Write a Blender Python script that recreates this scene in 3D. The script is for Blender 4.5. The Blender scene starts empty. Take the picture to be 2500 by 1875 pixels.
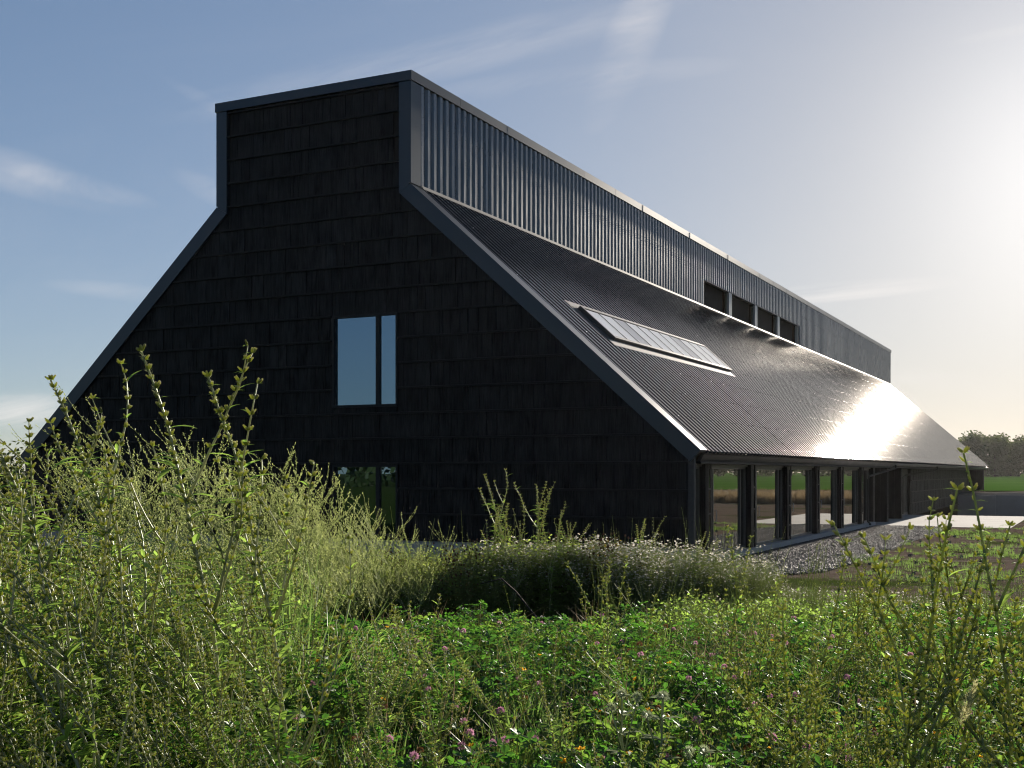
import bpy, math, random
import numpy as np
from mathutils import Vector, Matrix, Euler

random.seed(7)
rng = np.random.default_rng(7)
S = bpy.context.scene
COL = S.collection

# ------------------------------------------------------------------ camera
CAM = (19.13, -26.53, 2.25)
YAW = 0.4583
cam_d = bpy.data.cameras.new('camera')
cam = bpy.data.objects.new('camera', cam_d)
COL.objects.link(cam)
cam.location = CAM
cam.rotation_euler = (math.pi / 2, 0, YAW)
cam_d.sensor_width = 36.0
cam_d.lens = 41.96
cam_d.shift_y = 0.08646
cam_d.clip_start = 0.05
cam_d.clip_end = 6000
cam_d.dof.use_dof = True
cam_d.dof.focus_distance = 9.0
cam_d.dof.aperture_fstop = 14.0
S.camera = cam

# ------------------------------------------------------------------ light
SUN_ELEV = math.radians(13.0)
SUN_DIR = Vector((0.006, math.cos(SUN_ELEV), math.sin(SUN_ELEV))).normalized()
SKY_STRENGTH = 0.10
world = bpy.data.worlds.new('World')
S.world = world
world.use_nodes = True
wt = world.node_tree
wt.nodes.clear()


def wn(t, **kw):
    n = wt.nodes.new(t)
    for k, v in kw.items():
        setattr(n, k, v)
    return n


w_out = wn('ShaderNodeOutputWorld')
w_bg = wn('ShaderNodeBackground')
w_bg.inputs['Strength'].default_value = SKY_STRENGTH
sky = wn('ShaderNodeTexSky')
sky.sky_type = 'NISHITA'
sky.sun_disc = False
sky.sun_elevation = SUN_ELEV
sky.sun_rotation = 0.0
sky.altitude = 0
sky.air_density = 0.6
sky.dust_density = 0.3
sky.ozone_density = 3.0
# thin cirrus: a noise sheet laid at cloud height over the whole sky, and a few longer wisps
w_tc = wn('ShaderNodeTexCoord')
w_sep = wn('ShaderNodeSeparateXYZ')
wt.links.new(w_tc.outputs['Generated'], w_sep.inputs[0])


def wmath(op, a, b=None, clamp=False):
    n = wn('ShaderNodeMath', operation=op)
    n.use_clamp = clamp
    for i, v in enumerate((a, b)):
        if v is None:
            continue
        if isinstance(v, (int, float)):
            n.inputs[i].default_value = v
        else:
            wt.links.new(v, n.inputs[i])
    return n.outputs[0]


zz = wmath('ADD', wmath('MAXIMUM', w_sep.outputs[2], 0.0), 0.16)
px = wmath('DIVIDE', w_sep.outputs[0], zz)
py = wmath('DIVIDE', w_sep.outputs[1], zz)
w_cmb = wn('ShaderNodeCombineXYZ')
wt.links.new(px, w_cmb.inputs[0])
wt.links.new(py, w_cmb.inputs[1])
w_map = wn('ShaderNodeMapping')
w_map.inputs['Rotation'].default_value = (0, 0, math.radians(-28))
w_map.inputs['Scale'].default_value = (0.55, 1.5, 1)
wt.links.new(w_cmb.outputs[0], w_map.inputs[0])
w_n1 = wn('ShaderNodeTexNoise')
w_n1.inputs['Scale'].default_value = 1.6
w_n1.inputs['Detail'].default_value = 9
w_n1.inputs['Roughness'].default_value = 0.62
w_n1.inputs['Distortion'].default_value = 0.9
wt.links.new(w_map.outputs[0], w_n1.inputs['Vector'])
w_n2 = wn('ShaderNodeTexNoise')
w_n2.inputs['Scale'].default_value = 0.5
w_n2.inputs['Detail'].default_value = 3
wt.links.new(w_map.outputs[0], w_n2.inputs['Vector'])
veil = wmath('MULTIPLY', wmath('MULTIPLY', wmath('SUBTRACT', w_n1.outputs[0], 0.46), 2.2, True),
             wmath('MULTIPLY', wmath('SUBTRACT', w_n2.outputs[0], 0.42), 3.0, True))


def wisp(d, axis, length, width, gain):
    """one cloud streak round the direction d, drawn out along axis"""
    d = Vector(d).normalized()
    a = Vector(axis)
    a = (a - d * a.dot(d)).normalized()
    b = d.cross(a)
    dots = []
    for v, s in ((a, length), (b, width)):
        n = wn('ShaderNodeVectorMath', operation='DOT_PRODUCT')
        wt.links.new(w_tc.outputs['Generated'], n.inputs[0])
        n.inputs[1].default_value = v
        q = wmath('DIVIDE', n.outputs['Value'], s)
        dots.append(wmath('MULTIPLY', q, q))
    n = wn('ShaderNodeVectorMath', operation='DOT_PRODUCT')
    wt.links.new(w_tc.outputs['Generated'], n.inputs[0])
    n.inputs[1].default_value = d
    front = wmath('GREATER_THAN', n.outputs['Value'], 0.0)
    r = wmath('SUBTRACT', 1.0, wmath('ADD', dots[0], dots[1]), True)
    tex = wmath('MULTIPLY', wmath('SUBTRACT', w_n1.outputs[0], 0.38), 3.4, True)
    return wmath('MULTIPLY', wmath('MULTIPLY', wmath('MULTIPLY', r, tex), front), gain)


FW = Vector((-math.sin(YAW), math.cos(YAW), 0))
RT = Vector((math.cos(YAW), math.sin(YAW), 0))
UP = Vector((0, 0, 1))
WISPS = [  # direction in right/up slopes from straight ahead, streak axis, length, width, gain
    ((-0.41, 0.25), (1, -0.30), 0.085, 0.018, 0.34),
    ((-0.36, 0.240), (1, -0.25), 0.060, 0.010, 0.35),
    ((0.275, 0.152), (1, 0.085), 0.100, 0.0085, 1.1),
    ((-0.08, 0.345), (1, 0.22), 0.22, 0.020, 0.30),
    ((0.10, 0.362), (0.45, 1), 0.08, 0.022, 0.34),
    ((0.06, 0.33), (1, 0.10), 0.13, 0.012, 0.25),
    ((-0.41, 0.052), (1, 0.05), 0.05, 0.018, 0.6),
    ((0.37, 0.075), (1, -0.15), 0.09, 0.010, 0.25),
    ((-0.20, 0.28), (1, -0.55), 0.10, 0.008, 0.22),
    ((0.43, 0.372), (1, 0.2), 0.06, 0.005, 0.35),
    ((-0.31, 0.15), (1, -0.1), 0.08, 0.008, 0.16),
    ((-0.23, 0.225), (1, -0.5), 0.06, 0.012, 0.30),
]
tot = veil
tot = wmath('MULTIPLY', tot, 0.18)
for (r_, u_), (ar, au), le, wi, ga in WISPS:
    tot = wmath('ADD', tot, wisp(FW + RT * r_ + UP * u_, RT * ar + UP * au, le, wi, ga))
tot = wmath('MINIMUM', tot, 0.85)
# soften the glare round the sun: a bright hazy sky rolls off instead of clipping
w_rgb = wn('ShaderNodeSeparateColor')
wt.links.new(sky.outputs[0], w_rgb.inputs[0])
w_sum = wmath('ADD', wmath('ADD', w_rgb.outputs[0], w_rgb.outputs[1]), w_rgb.outputs[2])
w_den = wmath('ADD', wmath('MULTIPLY', w_sum, 0.095), 1.0)
w_lum = wmath('DIVIDE', wmath('MULTIPLY', w_sum, 0.41), w_den)
w_pale = wmath('MULTIPLY', wmath('SUBTRACT', w_lum, 1.2), 0.16, True)
w_pale = wmath('MINIMUM', wmath('ADD', w_pale, 0.07), 0.5)
w_bal = wn('ShaderNodeCombineColor')
for i, g_ in enumerate((1.26, 1.15, 0.985)):
    ch = wmath('DIVIDE', wmath('MULTIPLY', w_rgb.outputs[i], g_), w_den)
    grey = wmath('MULTIPLY', w_lum, (1.03, 0.99, 0.97)[i])
    ch = wmath('ADD', wmath('MULTIPLY', ch, wmath('SUBTRACT', 1.0, w_pale)), wmath('MULTIPLY', grey, w_pale))
    wt.links.new(ch, w_bal.inputs[i])
# pale aureole of thin high cloud round the sun
w_dot = wn('ShaderNodeVectorMath', operation='DOT_PRODUCT')
wt.links.new(w_tc.outputs['Generated'], w_dot.inputs[0])
w_dot.inputs[1].default_value = SUN_DIR
w_aur = wmath('MULTIPLY', wmath('POWER', wmath('MAXIMUM', w_dot.outputs['Value'], 0.0), 120.0), 1.6)
w_aur = wmath('ADD', w_aur, wmath('MULTIPLY', wmath('POWER', wmath('MAXIMUM', w_dot.outputs['Value'], 0.0), 14.0), 0.22))
w_glow = wn('ShaderNodeMix', data_type='RGBA', blend_type='ADD')
w_glow.inputs['Factor'].default_value = 1.0
w_gcol = wn('ShaderNodeCombineColor')
for i, g_ in enumerate((1.0, 0.98, 0.94)):
    wt.links.new(wmath('MULTIPLY', w_aur, g_), w_gcol.inputs[i])
wt.links.new(w_bal.outputs[0], w_glow.inputs['A'])
wt.links.new(w_gcol.outputs[0], w_glow.inputs['B'])
w_mix = wn('ShaderNodeMix', data_type='RGBA', blend_type='MIX')
wt.links.new(tot, w_mix.inputs['Factor'])
wt.links.new(w_glow.outputs['Result'], w_mix.inputs['A'])
w_mix.inputs['B'].default_value = (4.4, 4.2, 4.1, 1)
wt.links.new(w_mix.outputs['Result'], w_bg.inputs['Color'])
wt.links.new(w_bg.outputs[0], w_out.inputs['Surface'])

sun_d = bpy.data.lights.new('sun', 'SUN')
sun_d.energy = 5.0
sun_d.angle = math.radians(0.55)
sun_d.color = (1.0, 0.90, 0.77)
sun = bpy.data.objects.new('sun', sun_d)
COL.objects.link(sun)
sun.location = (20, 60, 40)
sun.rotation_euler = SUN_DIR.to_track_quat('Z', 'Y').to_euler()

S.view_settings.view_transform = 'Standard'
S.view_settings.look = 'None'
S.view_settings.gamma = 1.0
S.view_settings.use_curve_mapping = False
S.view_settings.exposure = 1.06
S.render.engine = 'CYCLES'
S.cycles.use_denoising = True
S.cycles.filter_width = 1.1
S.cycles.use_adaptive_sampling = True
S.cycles.adaptive_threshold = 0.012
S.cycles.max_bounces = 7
S.cycles.diffuse_bounces = 3
S.cycles.glossy_bounces = 3
S.cycles.transmission_bounces = 4
S.cycles.transparent_max_bounces = 8
S.cycles.volume_bounces = 0
S.cycles.sample_clamp_indirect = 6
S.cycles.caustics_reflective = False
S.cycles.caustics_refractive = False


HAZE = 0.00006

# ------------------------------------------------------------------ helpers
def tag(o, label=None, cat=None, group=None, kind=None):
    for k, v in (('label', label), ('category', cat), ('group', group), ('kind', kind)):
        if v:
            o[k] = v
    return o


def empty(name, loc=(0, 0, 0)):
    o = bpy.data.objects.new(name, None)
    o.empty_display_size = 0.1
    COL.objects.link(o)
    o.location = loc
    return o


class MB:
    """collects faces and builds ONE mesh object"""
    def __init__(s):
        s.v = []
        s.f = []
        s.m = []

    def add(s, verts, faces, mi=0):
        b = len(s.v)
        s.v += [tuple(p) for p in verts]
        s.f += [tuple(i + b for i in f) for f in faces]
        s.m += [mi] * len(faces)

    def box(s, x0, x1, y0, y1, z0, z1, mi=0):
        v = [(x0, y0, z0), (x1, y0, z0), (x1, y1, z0), (x0, y1, z0), (x0, y0, z1), (x1, y0, z1), (x1, y1, z1), (x0, y1, z1)]
        s.add(v, [(3, 2, 1, 0), (4, 5, 6, 7), (0, 1, 5, 4), (1, 2, 6, 5), (2, 3, 7, 6), (3, 0, 4, 7)], mi)

    def prism_y(s, poly, y0, y1, mi=0):
        """poly in (x, z), counter-clockwise seen from -y"""
        n = len(poly)
        v = [(x, y0, z) for x, z in poly] + [(x, y1, z) for x, z in poly]
        f = [tuple(range(n)), tuple(range(2 * n - 1, n - 1, -1))]
        for i in range(n):
            j = (i + 1) % n
            f.append((i, i + n, j + n, j))
        s.add(v, f, mi)

    def tube(s, pts, rad, sides=5, mi=0, cap=True):
        pts = [Vector(p) for p in pts]
        if not hasattr(rad, '__len__'):
            rad = [rad] * len(pts)
        vs = []
        ref = Vector((0.31, 0.77, 0.2)).normalized()
        for i, p in enumerate(pts):
            t = (pts[min(i + 1, len(pts) - 1)] - pts[max(i - 1, 0)])
            t = t.normalized() if t.length > 1e-9 else Vector((0, 0, 1))
            a = t.cross(ref)
            if a.length < 1e-3:
                a = t.cross(Vector((1, 0, 0)))
            a.normalize()
            b = t.cross(a)
            for k in range(sides):
                an = 2 * math.pi * k / sides
                vs.append(p + (a * math.cos(an) + b * math.sin(an)) * rad[i])
        f = []
        for i in range(len(pts) - 1):
            for k in range(sides):
                k2 = (k + 1) % sides
                f.append((i * sides + k, i * sides + k2, (i + 1) * sides + k2, (i + 1) * sides + k))
        if cap:
            f.append(tuple(range(sides - 1, -1, -1)))
            f.append(tuple((len(pts) - 1) * sides + k for k in range(sides)))
        s.add(vs, f, mi)

    def mesh(s, name, mats, smooth=False):
        me = bpy.data.meshes.new(name)
        me.from_pydata(s.v, [], s.f)
        for m in (mats if isinstance(mats, (list, tuple)) else [mats]):
            me.materials.append(m)
        if any(s.m):
            me.polygons.foreach_set('material_index', s.m)
        if smooth:
            me.polygons.foreach_set('use_smooth', [True] * len(s.f))
        me.update()
        return me

    def build(s, name, mats, parent=None, smooth=False):
        o = bpy.data.objects.new(name, s.mesh(name, mats, smooth))
        COL.objects.link(o)
        if parent is not None:
            o.parent = parent
        return o


def link_mesh(name, me, parent=None, loc=(0, 0, 0), rot=None, scale=None):
    o = bpy.data.objects.new(name, me)
    COL.objects.link(o)
    if parent is not None:
        o.parent = parent
    o.location = loc
    if rot is not None:
        o.rotation_euler = rot
    if scale is not None:
        o.scale = (scale,) * 3 if not hasattr(scale, '__len__') else scale
    return o


# ------------------------------------------------------------------ materials
class NT:
    def __init__(s, name):
        s.mat = bpy.data.materials.new(name)
        s.mat.use_nodes = True
        s.t = s.mat.node_tree
        s.t.nodes.clear()
        s.out = s.n('ShaderNodeOutputMaterial')

    def n(s, t, **kw):
        x = s.t.nodes.new(t)
        for k, v in kw.items():
            setattr(x, k, v)
        return x

    def set(s, node, **kw):
        for k, v in kw.items():
            k = k.replace('_', ' ')
            if hasattr(v, 'is_output'):
                s.t.links.new(v, node.inputs[k])
            else:
                node.inputs[k].default_value = v
        return node

    def link(s, a, b):
        s.t.links.new(a, b)

    def coord(s, scale=(1, 1, 1), kind='Object', rot=(0, 0, 0)):
        tc = s.n('ShaderNodeTexCoord')
        mp = s.n('ShaderNodeMapping')
        mp.inputs['Scale'].default_value = scale
        mp.inputs['Rotation'].default_value = rot
        s.link(tc.outputs[kind], mp.inputs[0])
        return mp.outputs[0]

    def world_coord(s, scale=(1, 1, 1)):
        g = s.n('ShaderNodeNewGeometry')
        mp = s.n('ShaderNodeMapping')
        mp.inputs['Scale'].default_value = scale
        s.link(g.outputs['Position'], mp.inputs[0])
        return mp.outputs[0]

    def noise(s, vec, scale, detail=4, rough=0.55, dist=0.0):
        x = s.n('ShaderNodeTexNoise')
        s.link(vec, x.inputs['Vector'])
        x.inputs['Scale'].default_value = scale
        x.inputs['Detail'].default_value = detail
        x.inputs['Roughness'].default_value = rough
        x.inputs['Distortion'].default_value = dist
        return x.outputs['Fac']

    def ramp(s, fac, stops):
        r = s.n('ShaderNodeValToRGB')
        s.link(fac, r.inputs[0])
        e = r.color_ramp.elements
        while len(e) < len(stops):
            e.new(0.5)
        for el, (p, c) in zip(e, stops):
            el.position = p
            el.color = tuple(c) + (1,) if len(c) == 3 else c
        return r.outputs['Color']

    def math(s, op, a, b=None, clamp=False):
        x = s.n('ShaderNodeMath', operation=op)
        x.use_clamp = clamp
        for i, v in enumerate((a, b)):
            if v is None:
                continue
            if isinstance(v, (int, float)):
                x.inputs[i].default_value = v
            else:
                s.link(v, x.inputs[i])
        return x.outputs[0]

    def mix(s, fac, a, b, blend='MIX'):
        x = s.n('ShaderNodeMix', data_type='RGBA', blend_type=blend)
        for k, v in (('Factor', fac), ('A', a), ('B', b)):
            if isinstance(v, (int, float)):
                x.inputs[k].default_value = v
            elif isinstance(v, (tuple, list)):
                x.inputs[k].default_value = tuple(v) + (1,)
            else:
                s.link(v, x.inputs[k])
        return x.outputs['Result']

    def bump(s, h, strength=0.3, dist=0.01):
        b = s.n('ShaderNodeBump')
        b.inputs['Strength'].default_value = strength
        b.inputs['Distance'].default_value = dist
        s.link(h, b.inputs['Height'])
        return b.outputs[0]

    def principled(s, base, rough=0.5, metal=0.0, spec=0.5, normal=None, coat=0.0, crough=0.1):
        p = s.n('ShaderNodeBsdfPrincipled')
        for k, v in (('Base Color', base), ('Roughness', rough), ('Metallic', metal), ('Specular IOR Level', spec), ('Coat Weight', coat), ('Coat Roughness', crough)):
            if isinstance(v, (int, float)):
                p.inputs[k].default_value = v
            elif isinstance(v, (tuple, list)):
                p.inputs[k].default_value = tuple(v) + (1,)
            else:
                s.link(v, p.inputs[k])
        if normal is not None:
            s.link(normal, p.inputs['Normal'])
        s.link(p.outputs[0], s.out.inputs[0])
        return s.mat


def mat_plain(name, base, rough=0.6, metal=0.0, spec=0.5, var=0.2, scale=8.0, bump=0.0):
    t = NT(name)
    c = t.coord()
    nz = t.noise(c, scale, 5)
    col = t.mix(nz, tuple(b * (1 - var) for b in base), tuple(b * (1 + var) for b in base))
    rg = t.math('ADD', t.math('MULTIPLY', t.math('SUBTRACT', t.noise(c, scale * 0.4, 3), 0.5), 0.18), rough)
    nr = t.bump(t.noise(c, scale * 6, 3), bump, 0.01) if bump else None
    return t.principled(col, rg, metal, spec, nr)


def mat_charred(name, across):
    """charred, oiled timber: fine vertical grain, each board its own tone and sheen"""
    t = NT(name)
    gr = t.noise(t.world_coord((24, 24, 0.9)), 2.4, 7, 0.65, 0.4)
    oi = t.n('ShaderNodeObjectInfo')
    r = oi.outputs['Random']
    big = t.noise(t.world_coord((3.1, 3.1, 1.6)), 1.0, 1)
    crack = t.noise(t.world_coord((9, 9, 55)), 1.0, 3)
    k = t.math('ADD', t.math('MULTIPLY', gr, 0.75), t.math('ADD', t.math('MULTIPLY', big, 0.35), t.math('MULTIPLY', r, 0.16)))
    col = t.ramp(t.math('MULTIPLY', k, 0.8), [(0.36, (0.0012, 0.0012, 0.0013)), (0.55, (0.0042, 0.0040, 0.0041)), (0.74, (0.013, 0.0125, 0.0125))])
    rg = t.math('ADD', 0.24, t.math('ADD', t.math('MULTIPLY', big, 0.40), t.math('MULTIPLY', r, 0.22)), True)
    sp = t.math('MULTIPLY', t.math('SUBTRACT', t.math('ADD', gr, t.math('MULTIPLY', t.math('SUBTRACT', big, 0.5), 0.45)), 0.30), 0.85, True)
    h = t.math('ADD', gr, t.math('MULTIPLY', crack, 0.5))
    return t.principled(col, rg, 0.0, sp, t.bump(h, 0.8, 0.008))


def mat_sheet(name, base, rough, wob=0.12, coat=0.3):
    t = NT(name)
    c = t.world_coord((1, 1, 1))
    oi = t.n('ShaderNodeObjectInfo')
    r = oi.outputs['Random']
    dirt = t.noise(c, 0.7, 6, 0.6)
    streak = t.noise(t.world_coord((5, 9, 0.7)), 1.0, 4)
    col = t.mix(t.math('MULTIPLY', dirt, 0.6), tuple(base), tuple(b * 1.7 + 0.004 for b in base))
    rg = t.math('ADD', rough - 0.05, t.math('ADD', t.math('MULTIPLY', r, 0.03), t.math('MULTIPLY', streak, 0.09)))
    h = t.noise(t.world_coord((2.2, 2.2, 0.8)), 1.0, 2)
    return t.principled(col, rg, 0.2, 0.6, t.bump(h, wob, 0.02), coat, rough)


def mat_leaf(name, c0, c1, trans, tfac=0.45, gloss=0.05, rough=0.42):
    t = NT(name)
    oi = t.n('ShaderNodeObjectInfo')
    nz = t.noise(t.world_coord((1, 1, 1)), 9.0, 3)
    big = t.noise(t.world_coord((1, 1, 1)), 0.55, 2)
    k = t.math('ADD', t.math('MULTIPLY', oi.outputs['Random'], 0.45), t.math('MULTIPLY', t.math('ADD', nz, big), 0.35), True)
    col = t.mix(k, c0, c1)
    tr = t.mix(k, tuple(0.75 * x for x in trans), tuple(1.2 * x for x in trans))
    d = t.n('ShaderNodeBsdfDiffuse')
    t.link(col, d.inputs[0])
    b = t.n('ShaderNodeBsdfTranslucent')
    t.link(tr, b.inputs[0])
    m = t.n('ShaderNodeMixShader')
    m.inputs[0].default_value = tfac
    t.link(d.outputs[0], m.inputs[1])
    t.link(b.outputs[0], m.inputs[2])
    g = t.n('ShaderNodeBsdfGlossy')
    g.inputs['Roughness'].default_value = rough
    g.inputs['Color'].default_value = (0.9, 0.95, 0.9, 1)
    m2 = t.n('ShaderNodeMixShader')
    m2.inputs[0].default_value = gloss
    t.link(m.outputs[0], m2.inputs[1])
    t.link(g.outputs[0], m2.inputs[2])
    t.link(m2.outputs[0], t.out.inputs[0])
    return t.mat


def mat_glass(name, f0, tint=(0.35, 0.38, 0.38), refl=(0.9, 0.95, 1.0)):
    """window glass: clear body with a mirror film that grows towards grazing angles"""
    t = NT(name)
    lw = t.n('ShaderNodeFresnel')
    lw.inputs['IOR'].default_value = 1.5
    fac = t.math('ADD', t.math('MULTIPLY', lw.outputs[0], 1.0 - f0), f0, True)
    tr = t.n('ShaderNodeBsdfTransparent')
    tr.inputs[0].default_value = tuple(tint) + (1,)
    g = t.n('ShaderNodeBsdfGlossy')
    g.inputs['Roughness'].default_value = 0.0
    g.inputs['Color'].default_value = tuple(refl) + (1,)
    wob = t.noise(t.world_coord((0.7, 0.7, 0.7)), 1.0, 1)
    t.link(t.bump(wob, 0.012, 0.05), g.inputs['Normal'])
    m = t.n('ShaderNodeMixShader')
    t.link(fac, m.inputs[0])
    t.link(tr.outputs[0], m.inputs[1])
    t.link(g.outputs[0], m.inputs[2])
    t.link(m.outputs[0], t.out.inputs[0])
    return t.mat


M = {}
M['char'] = mat_charred('charred_timber', 1)
M['char_batten'] = mat_plain('charred_batten', (0.005, 0.005, 0.005), 0.6, 0, 0.22, 0.4, 30, 0.2)
M['char_grey'] = mat_plain('weathered_and_sunlit_board', (0.045, 0.042, 0.038), 0.7, 0, 0.3, 0.45, 14, 0.3)  # weathered corner boards; the same grey paints sunlit edges on side battens
M['trim'] = mat_plain('folded_steel_trim', (0.020, 0.030, 0.040), 0.33, 0.35, 0.5, 0.08, 0.8)
M['wall_sheet'] = mat_sheet('dark_wall_sheet', (0.052, 0.064, 0.080), 0.27)
def mat_roof():
    t = NT('dark_roof_sheet')
    c = t.world_coord()
    oi = t.n('ShaderNodeObjectInfo')
    dirt = t.noise(c, 0.8, 6, 0.65)
    streak = t.noise(t.world_coord((0.5, 6, 0.5)), 1.0, 5, 0.6)
    col = t.mix(dirt, (0.006, 0.0065, 0.0075), (0.016, 0.016, 0.017))
    d = t.n('ShaderNodeBsdfDiffuse')
    t.link(col, d.inputs[0])
    g = t.n('ShaderNodeBsdfGlossy')
    g.distribution = 'BECKMANN'
    rg = t.math('ADD', 0.075, t.math('ADD', t.math('MULTIPLY', streak, 0.11), t.math('MULTIPLY', oi.outputs['Random'], 0.04)))
    t.link(rg, g.inputs['Roughness'])
    g.inputs['Color'].default_value = (1.0, 0.97, 0.93, 1)
    lw = t.n('ShaderNodeLayerWeight')
    lw.inputs['Blend'].default_value = 0.5
    sheen = t.math('ADD', t.math('MULTIPLY', t.math('POWER', lw.outputs['Facing'], 4.0), 0.95), 0.025)
    m = t.n('ShaderNodeMixShader')
    t.link(t.math('MULTIPLY', sheen, t.math('SUBTRACT', 1.0, t.math('MULTIPLY', dirt, 0.2))), m.inputs[0])
    t.link(d.outputs[0], m.inputs[1])
    g2 = t.n('ShaderNodeBsdfGlossy')     # second gloss lobe: a wider, weaker halo round the sun's highlight
    g2.distribution = 'BECKMANN'
    g2.inputs['Roughness'].default_value = 0.28
    g2.inputs['Color'].default_value = (1.0, 0.95, 0.90, 1)
    mg = t.n('ShaderNodeMixShader')
    mg.inputs[0].default_value = 0.007
    t.link(g.outputs[0], mg.inputs[1])
    t.link(g2.outputs[0], mg.inputs[2])
    t.link(mg.outputs[0], m.inputs[2])
    t.link(m.outputs[0], t.out.inputs[0])
    return t.mat


M['roof_sheet'] = mat_roof()
M['screw'] = mat_plain('steel_screw', (0.45, 0.45, 0.45), 0.25, 1.0, 0.5, 0.1)
M['frame'] = mat_plain('black_frame', (0.006, 0.007, 0.008), 0.55, 0.0, 0.25, 0.1)
M['frame_grey'] = mat_plain('grey_door_frame', (0.065, 0.07, 0.072), 0.38, 0.3, 0.5, 0.1)
M['mullion'] = mat_plain('grey_steel_mullion', (0.34, 0.345, 0.345), 0.4, 0.3, 0.5, 0.1)
M['galv'] = mat_plain('pale_steel_flashing', (0.20, 0.195, 0.19), 0.65, 0.0, 0.08, 0.12, 3)
M['glass_sky'] = mat_glass('gable_window_glass', 0.30, (0.2, 0.22, 0.23), (0.46, 0.68, 0.86))
M['glass_side'] = mat_glass('facade_glass', 0.52, (0.40, 0.42, 0.41), (0.95, 0.95, 0.92))
M['glass_roof'] = mat_plain('opal_skylight_glass', (0.80, 0.79, 0.77), 0.12, 0, 0.5, 0.02)
M['glass_roof_grey'] = mat_plain('grey_skylight_glass', (0.42, 0.41, 0.40), 0.12, 0, 0.5, 0.02)  # greyer base colour for two of the panes
M['dark'] = mat_plain('dark_interior', (0.020, 0.018, 0.016), 0.85, 0, 0.2, 0.2)
M['floor_in'] = mat_plain('concrete_interior_floor', (0.16, 0.155, 0.15), 0.6, 0, 0.3, 0.15, 2)
M['timber_in'] = mat_plain('interior_timber', (0.14, 0.07, 0.035), 0.7, 0, 0.3, 0.25, 5)
M['fascia'] = mat_plain('painted_fascia', (0.055, 0.047, 0.042), 0.42, 0.1, 0.5, 0.15, 3)
M['plinth'] = mat_plain('concrete_plinth', (0.27, 0.275, 0.28), 0.8, 0, 0.3, 0.14, 3, 0.15)
M['blind'] = mat_plain('pale_blind', (0.62, 0.60, 0.57), 0.7, 0, 0.3, 0.05)
M['plastic'] = mat_plain('black_downpipe', (0.010, 0.010, 0.010), 0.75, 0.0, 0.5, 0.1)


def mat_ground():
    t = NT('soil_and_turf')
    c = t.world_coord()
    n1 = t.noise(c, 0.22, 6, 0.6, 0.3)
    n2 = t.noise(c, 3.5, 6, 0.65)
    n3 = t.noise(c, 22, 4, 0.6)
    soil = t.ramp(n2, [(0.25, (0.060, 0.043, 0.032)), (0.55, (0.13, 0.098, 0.075)), (0.8, (0.21, 0.168, 0.135))])
    rut = t.noise(t.world_coord((0.35, 3.2, 1)), 1.0, 5, 0.6, 0.4)
    soil = t.mix(t.math('MULTIPLY', t.math('SUBTRACT', rut, 0.45), 2.6, True), soil, (0.27, 0.225, 0.19))
    turf = t.ramp(n3, [(0.3, (0.030, 0.045, 0.010)), (0.7, (0.075, 0.10, 0.025))])
    k = t.math('MULTIPLY', t.math('SUBTRACT', t.math('ADD', n1, t.math('MULTIPLY', n2, 0.35)), 0.70), 9.0, True)
    h = t.math('ADD', n2, t.math('MULTIPLY', n3, 0.35))
    g = t.n('ShaderNodeNewGeometry')
    sp = t.n('ShaderNodeSeparateXYZ')
    t.link(g.outputs['Position'], sp.inputs[0])
    south = t.math('MULTIPLY', t.math('SUBTRACT', -27.0, sp.outputs[1]), 0.5, True)
    west = t.math('MULTIPLY', t.math('SUBTRACT', 4.0, sp.outputs[0]), 0.3, True)
    k = t.math('MAXIMUM', k, t.math('MAXIMUM', south, west))
    return t.principled(t.mix(k, soil, turf), 1.0, 0, 0.0, t.bump(h, 0.9, 0.06))


def mat_field():
    t = NT('green_field_crop')
    c = t.world_coord()
    n1 = t.noise(c, 0.05, 5, 0.6)
    n2 = t.noise(t.world_coord((0.4, 1.2, 1)), 1.4, 6, 0.65)
    k = t.math('ADD', t.math('MULTIPLY', n1, 0.6), t.math('MULTIPLY', n2, 0.4))
    col = t.ramp(k, [(0.3, (0.065, 0.150, 0.022)), (0.55, (0.10, 0.23, 0.034)), (0.75, (0.16, 0.29, 0.05))])
    d = t.n('ShaderNodeBsdfDiffuse')
    t.link(col, d.inputs[0])
    b = t.n('ShaderNodeBsdfTranslucent')
    t.link(col, b.inputs[0])
    m = t.n('ShaderNodeMixShader')
    m.inputs[0].default_value = 0.4
    t.link(d.outputs[0], m.inputs[1])
    t.link(b.outputs[0], m.inputs[2])
    t.link(t.bump(n2, 1.0, 0.25), d.inputs['Normal'])
    t.link(m.outputs[0], t.out.inputs[0])
    return t.mat


def mat_slab():
    t = NT('poured_concrete')
    c = t.world_coord()
    n1 = t.noise(c, 0.6, 6, 0.65)
    n2 = t.noise(c, 14, 4)
    k = t.math('ADD', t.math('MULTIPLY', n1, 0.65), t.math('MULTIPLY', n2, 0.35))
    col = t.ramp(k, [(0.3, (0.26, 0.25, 0.235)), (0.7, (0.38, 0.365, 0.345))])
    return t.principled(col, 0.95, 0, 0.05, t.bump(n2, 0.25, 0.01))


M['ground'] = mat_ground()
M['field'] = mat_field()
M['slab'] = mat_slab()
M['gravel_bed'] = mat_plain('gravel_bed', (0.04, 0.039, 0.041), 0.9, 0, 0.1, 0.5, 25, 0.8)
M['stone'] = mat_plain('grey_flint', (0.062, 0.061, 0.066), 0.6, 0, 0.25, 0.6, 9, 0.2)
M['retwall'] = mat_plain('grey_retaining_concrete', (0.30, 0.27, 0.25), 0.95, 0, 0.05, 0.25, 1.2, 0.3)
M['rubble'] = mat_plain('pale_rubble', (0.20, 0.17, 0.14), 1.0, 0, 0.0, 0.4, 4, 0.4)

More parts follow.
